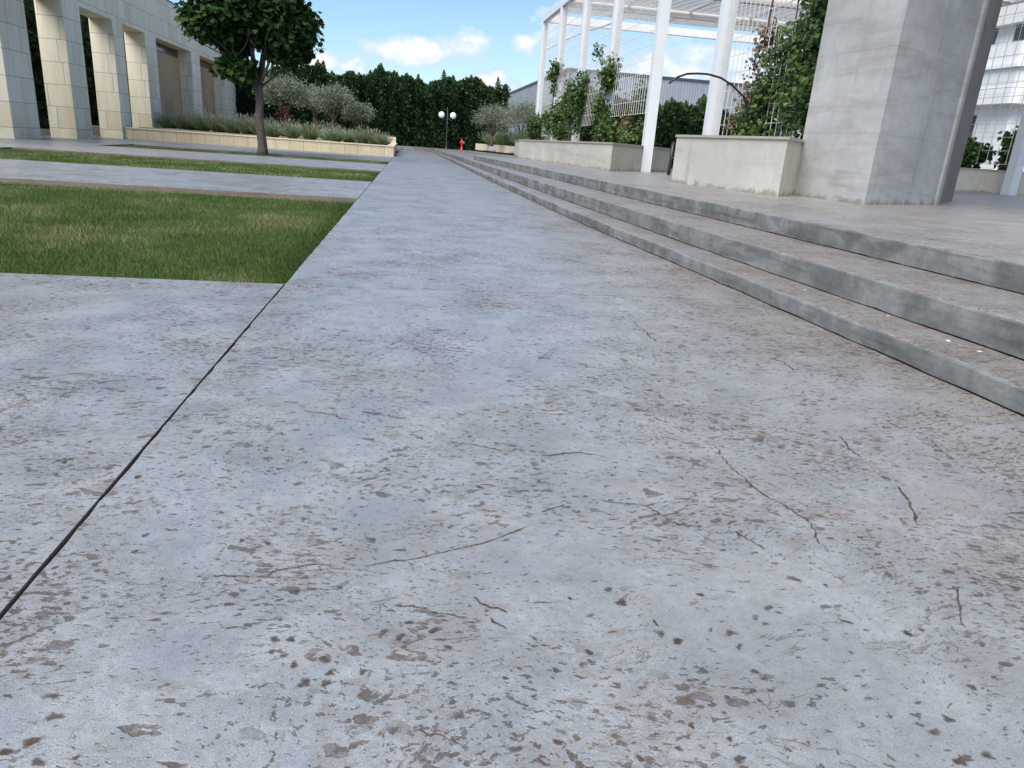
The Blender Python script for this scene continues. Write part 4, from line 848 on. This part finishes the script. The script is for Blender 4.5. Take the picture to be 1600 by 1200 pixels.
# ------------------------------------------------------------------ lamp, hydrant
def lamp():
    x, y = 3.78, 66.5; t = thing('street_lamp', 'dark twin-globe lamp post in front of the cypress hedge', 'street lamp', (x, y, H2))
    MB().lathe(x, y, [(0, H2), (.12, H2), (.12, H2+.08), (.06, H2+.14), (.045, H2+.5), (.035, 3.75), (0, 3.78)], 12).build('pole', 'iron', t, smooth=True)
    for s in (-1, 1):
        MB().tube([(x, y, 2.95), (x+s*.25, y, 2.72), (x+s*.48, y, 2.76), (x+s*.5, y, 2.9)], .022, 6).build('arm', 'iron', t, smooth=True)
        pr = [(.27*math.sin(a), 3.12-.27*math.cos(a)) for a in np.linspace(0.01, math.pi-.01, 14)]
        MB().lathe(x+s*.5, y, pr, 20).build('globe', 'globe', t, smooth=True)
lamp()
def hydrant():
    x, y = 5.1, 66.0; t = thing('fire_hydrant', 'red pillar fire hydrant beside the far stone planter', 'hydrant', (x, y, H2))
    z = H2
    MB().lathe(x, y, [(0, z), (.15, z), (.15, z+.06), (.10, z+.09), (.095, z+.55), (.13, z+.59), (.13, z+.70), (.10, z+.74), (.08, z+.83), (.03, z+.9), (0, z+.9)], 14).build('body', 'red', t, smooth=True)
    for s in (-1, 1): MB().tube([(x+s*.1, y-.02, z+.65), (x+s*.22, y-.03, z+.65)], .055, 10).build('outlet', 'brass' if s > 0 else 'red', t, smooth=True)
    MB().tube([(x, y-.1, z+.6), (x, y-.22, z+.6)], .07, 10).build('outlet', 'red', t)
hydrant()

# ------------------------------------------------------------------ buildings behind
def industrial():
    x0, y0, zt = 15.9, 75, 8.4; t = thing('warehouse', 'blue-grey sheet-metal warehouse behind the pergola', 'building', (x0, y0, 0))
    MB().box(x0, 75, y0, 118.5, 0, zt).build('wall', 'sheet', t)
    MB().box(x0-.12, 75.1, y0-.12, 118.6, zt, zt+.22).build('roof_edge', 'roofdark', t)
    MB().box(x0-.15, x0-.02, y0+.6, y0+.8, 0, zt-.02).build('drainpipe', 'roofdark', t)
    MB().box(x0+.15, x0+.3, y0-.2, y0-.02, 0, zt-.02).build('drainpipe', 'roofdark', t)
industrial()
def white_building():
    x0, y0 = 45.0, 51.6; t = thing('office_building', 'white panel-clad building with rounded bands right of the pillar', 'building', (x0, y0, 0))
    def rounded(x, y, r, x1=75, y1=75):
        p = [(x, y1)]+[(x+r-r*math.cos(a), y+r-r*math.sin(a)) for a in np.linspace(0, math.pi/2, 9)]+[(x1, y), (x1, y1)]
        return p
    b = MB(); b.prism(rounded(x0+1.1, y0+1.1, .4), 0, 6.6); b.build('ground_storey', 'whiteclad', t)
    zs = [(6.6, 7.7, 0, .6), (7.76, 9.15, .18, .6), (9.4, 11.0, .35, .9), (12.3, 15.0, .1, .9)]
    for i, (a, c, ins, r) in enumerate(zs): MB().prism(rounded(x0+ins, y0+ins, r), a, c).build('band', 'whiteclad', t)
    MB().prism(rounded(x0-.12, y0-.12, .7), 9.15, 9.4).build('ledge', 'white_steel', t)
    MB().prism(rounded(x0+.6, y0+.6, .5), 7.7, 7.76).build('shadow_gap', 'stone_grey', t)
    MB().prism(rounded(x0+.9, y0+.9, .5), 11.0, 12.3).build('window_band', 'whiteclad', t)
    for ya_, yb_ in [(53.1, 54.2), (56, 59), (61, 65)]: MB().box(x0+.86, x0+.95, ya_, yb_, 11.05, 12.25).build('window', 'darkglass', t)
    MB().box(x0+1.6, x0+5, y0+.84, y0+.95, 11.05, 12.25).build('window', 'darkglass', t)
    w = MB().box(x0+.98, x0+1.12, 56.2, 60, .5, 5.9).build('window', 'darkglass', t); MB().box(x0+.94, x0+.99, 56.1, 60, 4.2, 4.6).build('frame', 'bronze', w)
white_building()

# ------------------------------------------------------------------ small white scraps on the lowest step
def scrap(label, x, y, s, seed):
    rs = random.Random(seed); pts = []; n = 9
    b = MB(); base = []; z = H1+.001
    for i in range(n):
        a = 2*math.pi*i/n; r = s*(.6+.5*rs.random()); base.append((x+r*math.cos(a), y+r*.7*math.sin(a)))
    for i in range(n):
        p, q = base[i], base[(i+1) % n]
        b.quad([(p[0], p[1], z), (q[0], q[1], z), (q[0]*.5+x*.5, q[1]*.5+y*.5, z+s*.16), (p[0]*.5+x*.5, p[1]*.5+y*.5, z+s*.16)])
        b.quad([(p[0]*.5+x*.5, p[1]*.5+y*.5, z+s*.16), (q[0]*.5+x*.5, q[1]*.5+y*.5, z+s*.16), (x, y, z+s*.08)])
    b.quad([(p[0], p[1], z) for p in reversed(base)])
    o = b.build('paper_scrap', 'scrap', org=(x, y, z)); tag(o, label, 'scrap', 'white scraps on the lowest step')
scrap('largest white scrap lying on the lowest step near the right edge', 3.06, 3.51, .024, 1)
scrap('white scrap lying in the crack of the lowest step, nearest the camera', 3.08, 3.30, .018, 2)
scrap('tiny white scrap in the middle of the lowest step', 3.12, 4.13, .012, 3)
scrap('tiny white scrap farther along the lowest step', 3.0, 4.95, .014, 4)
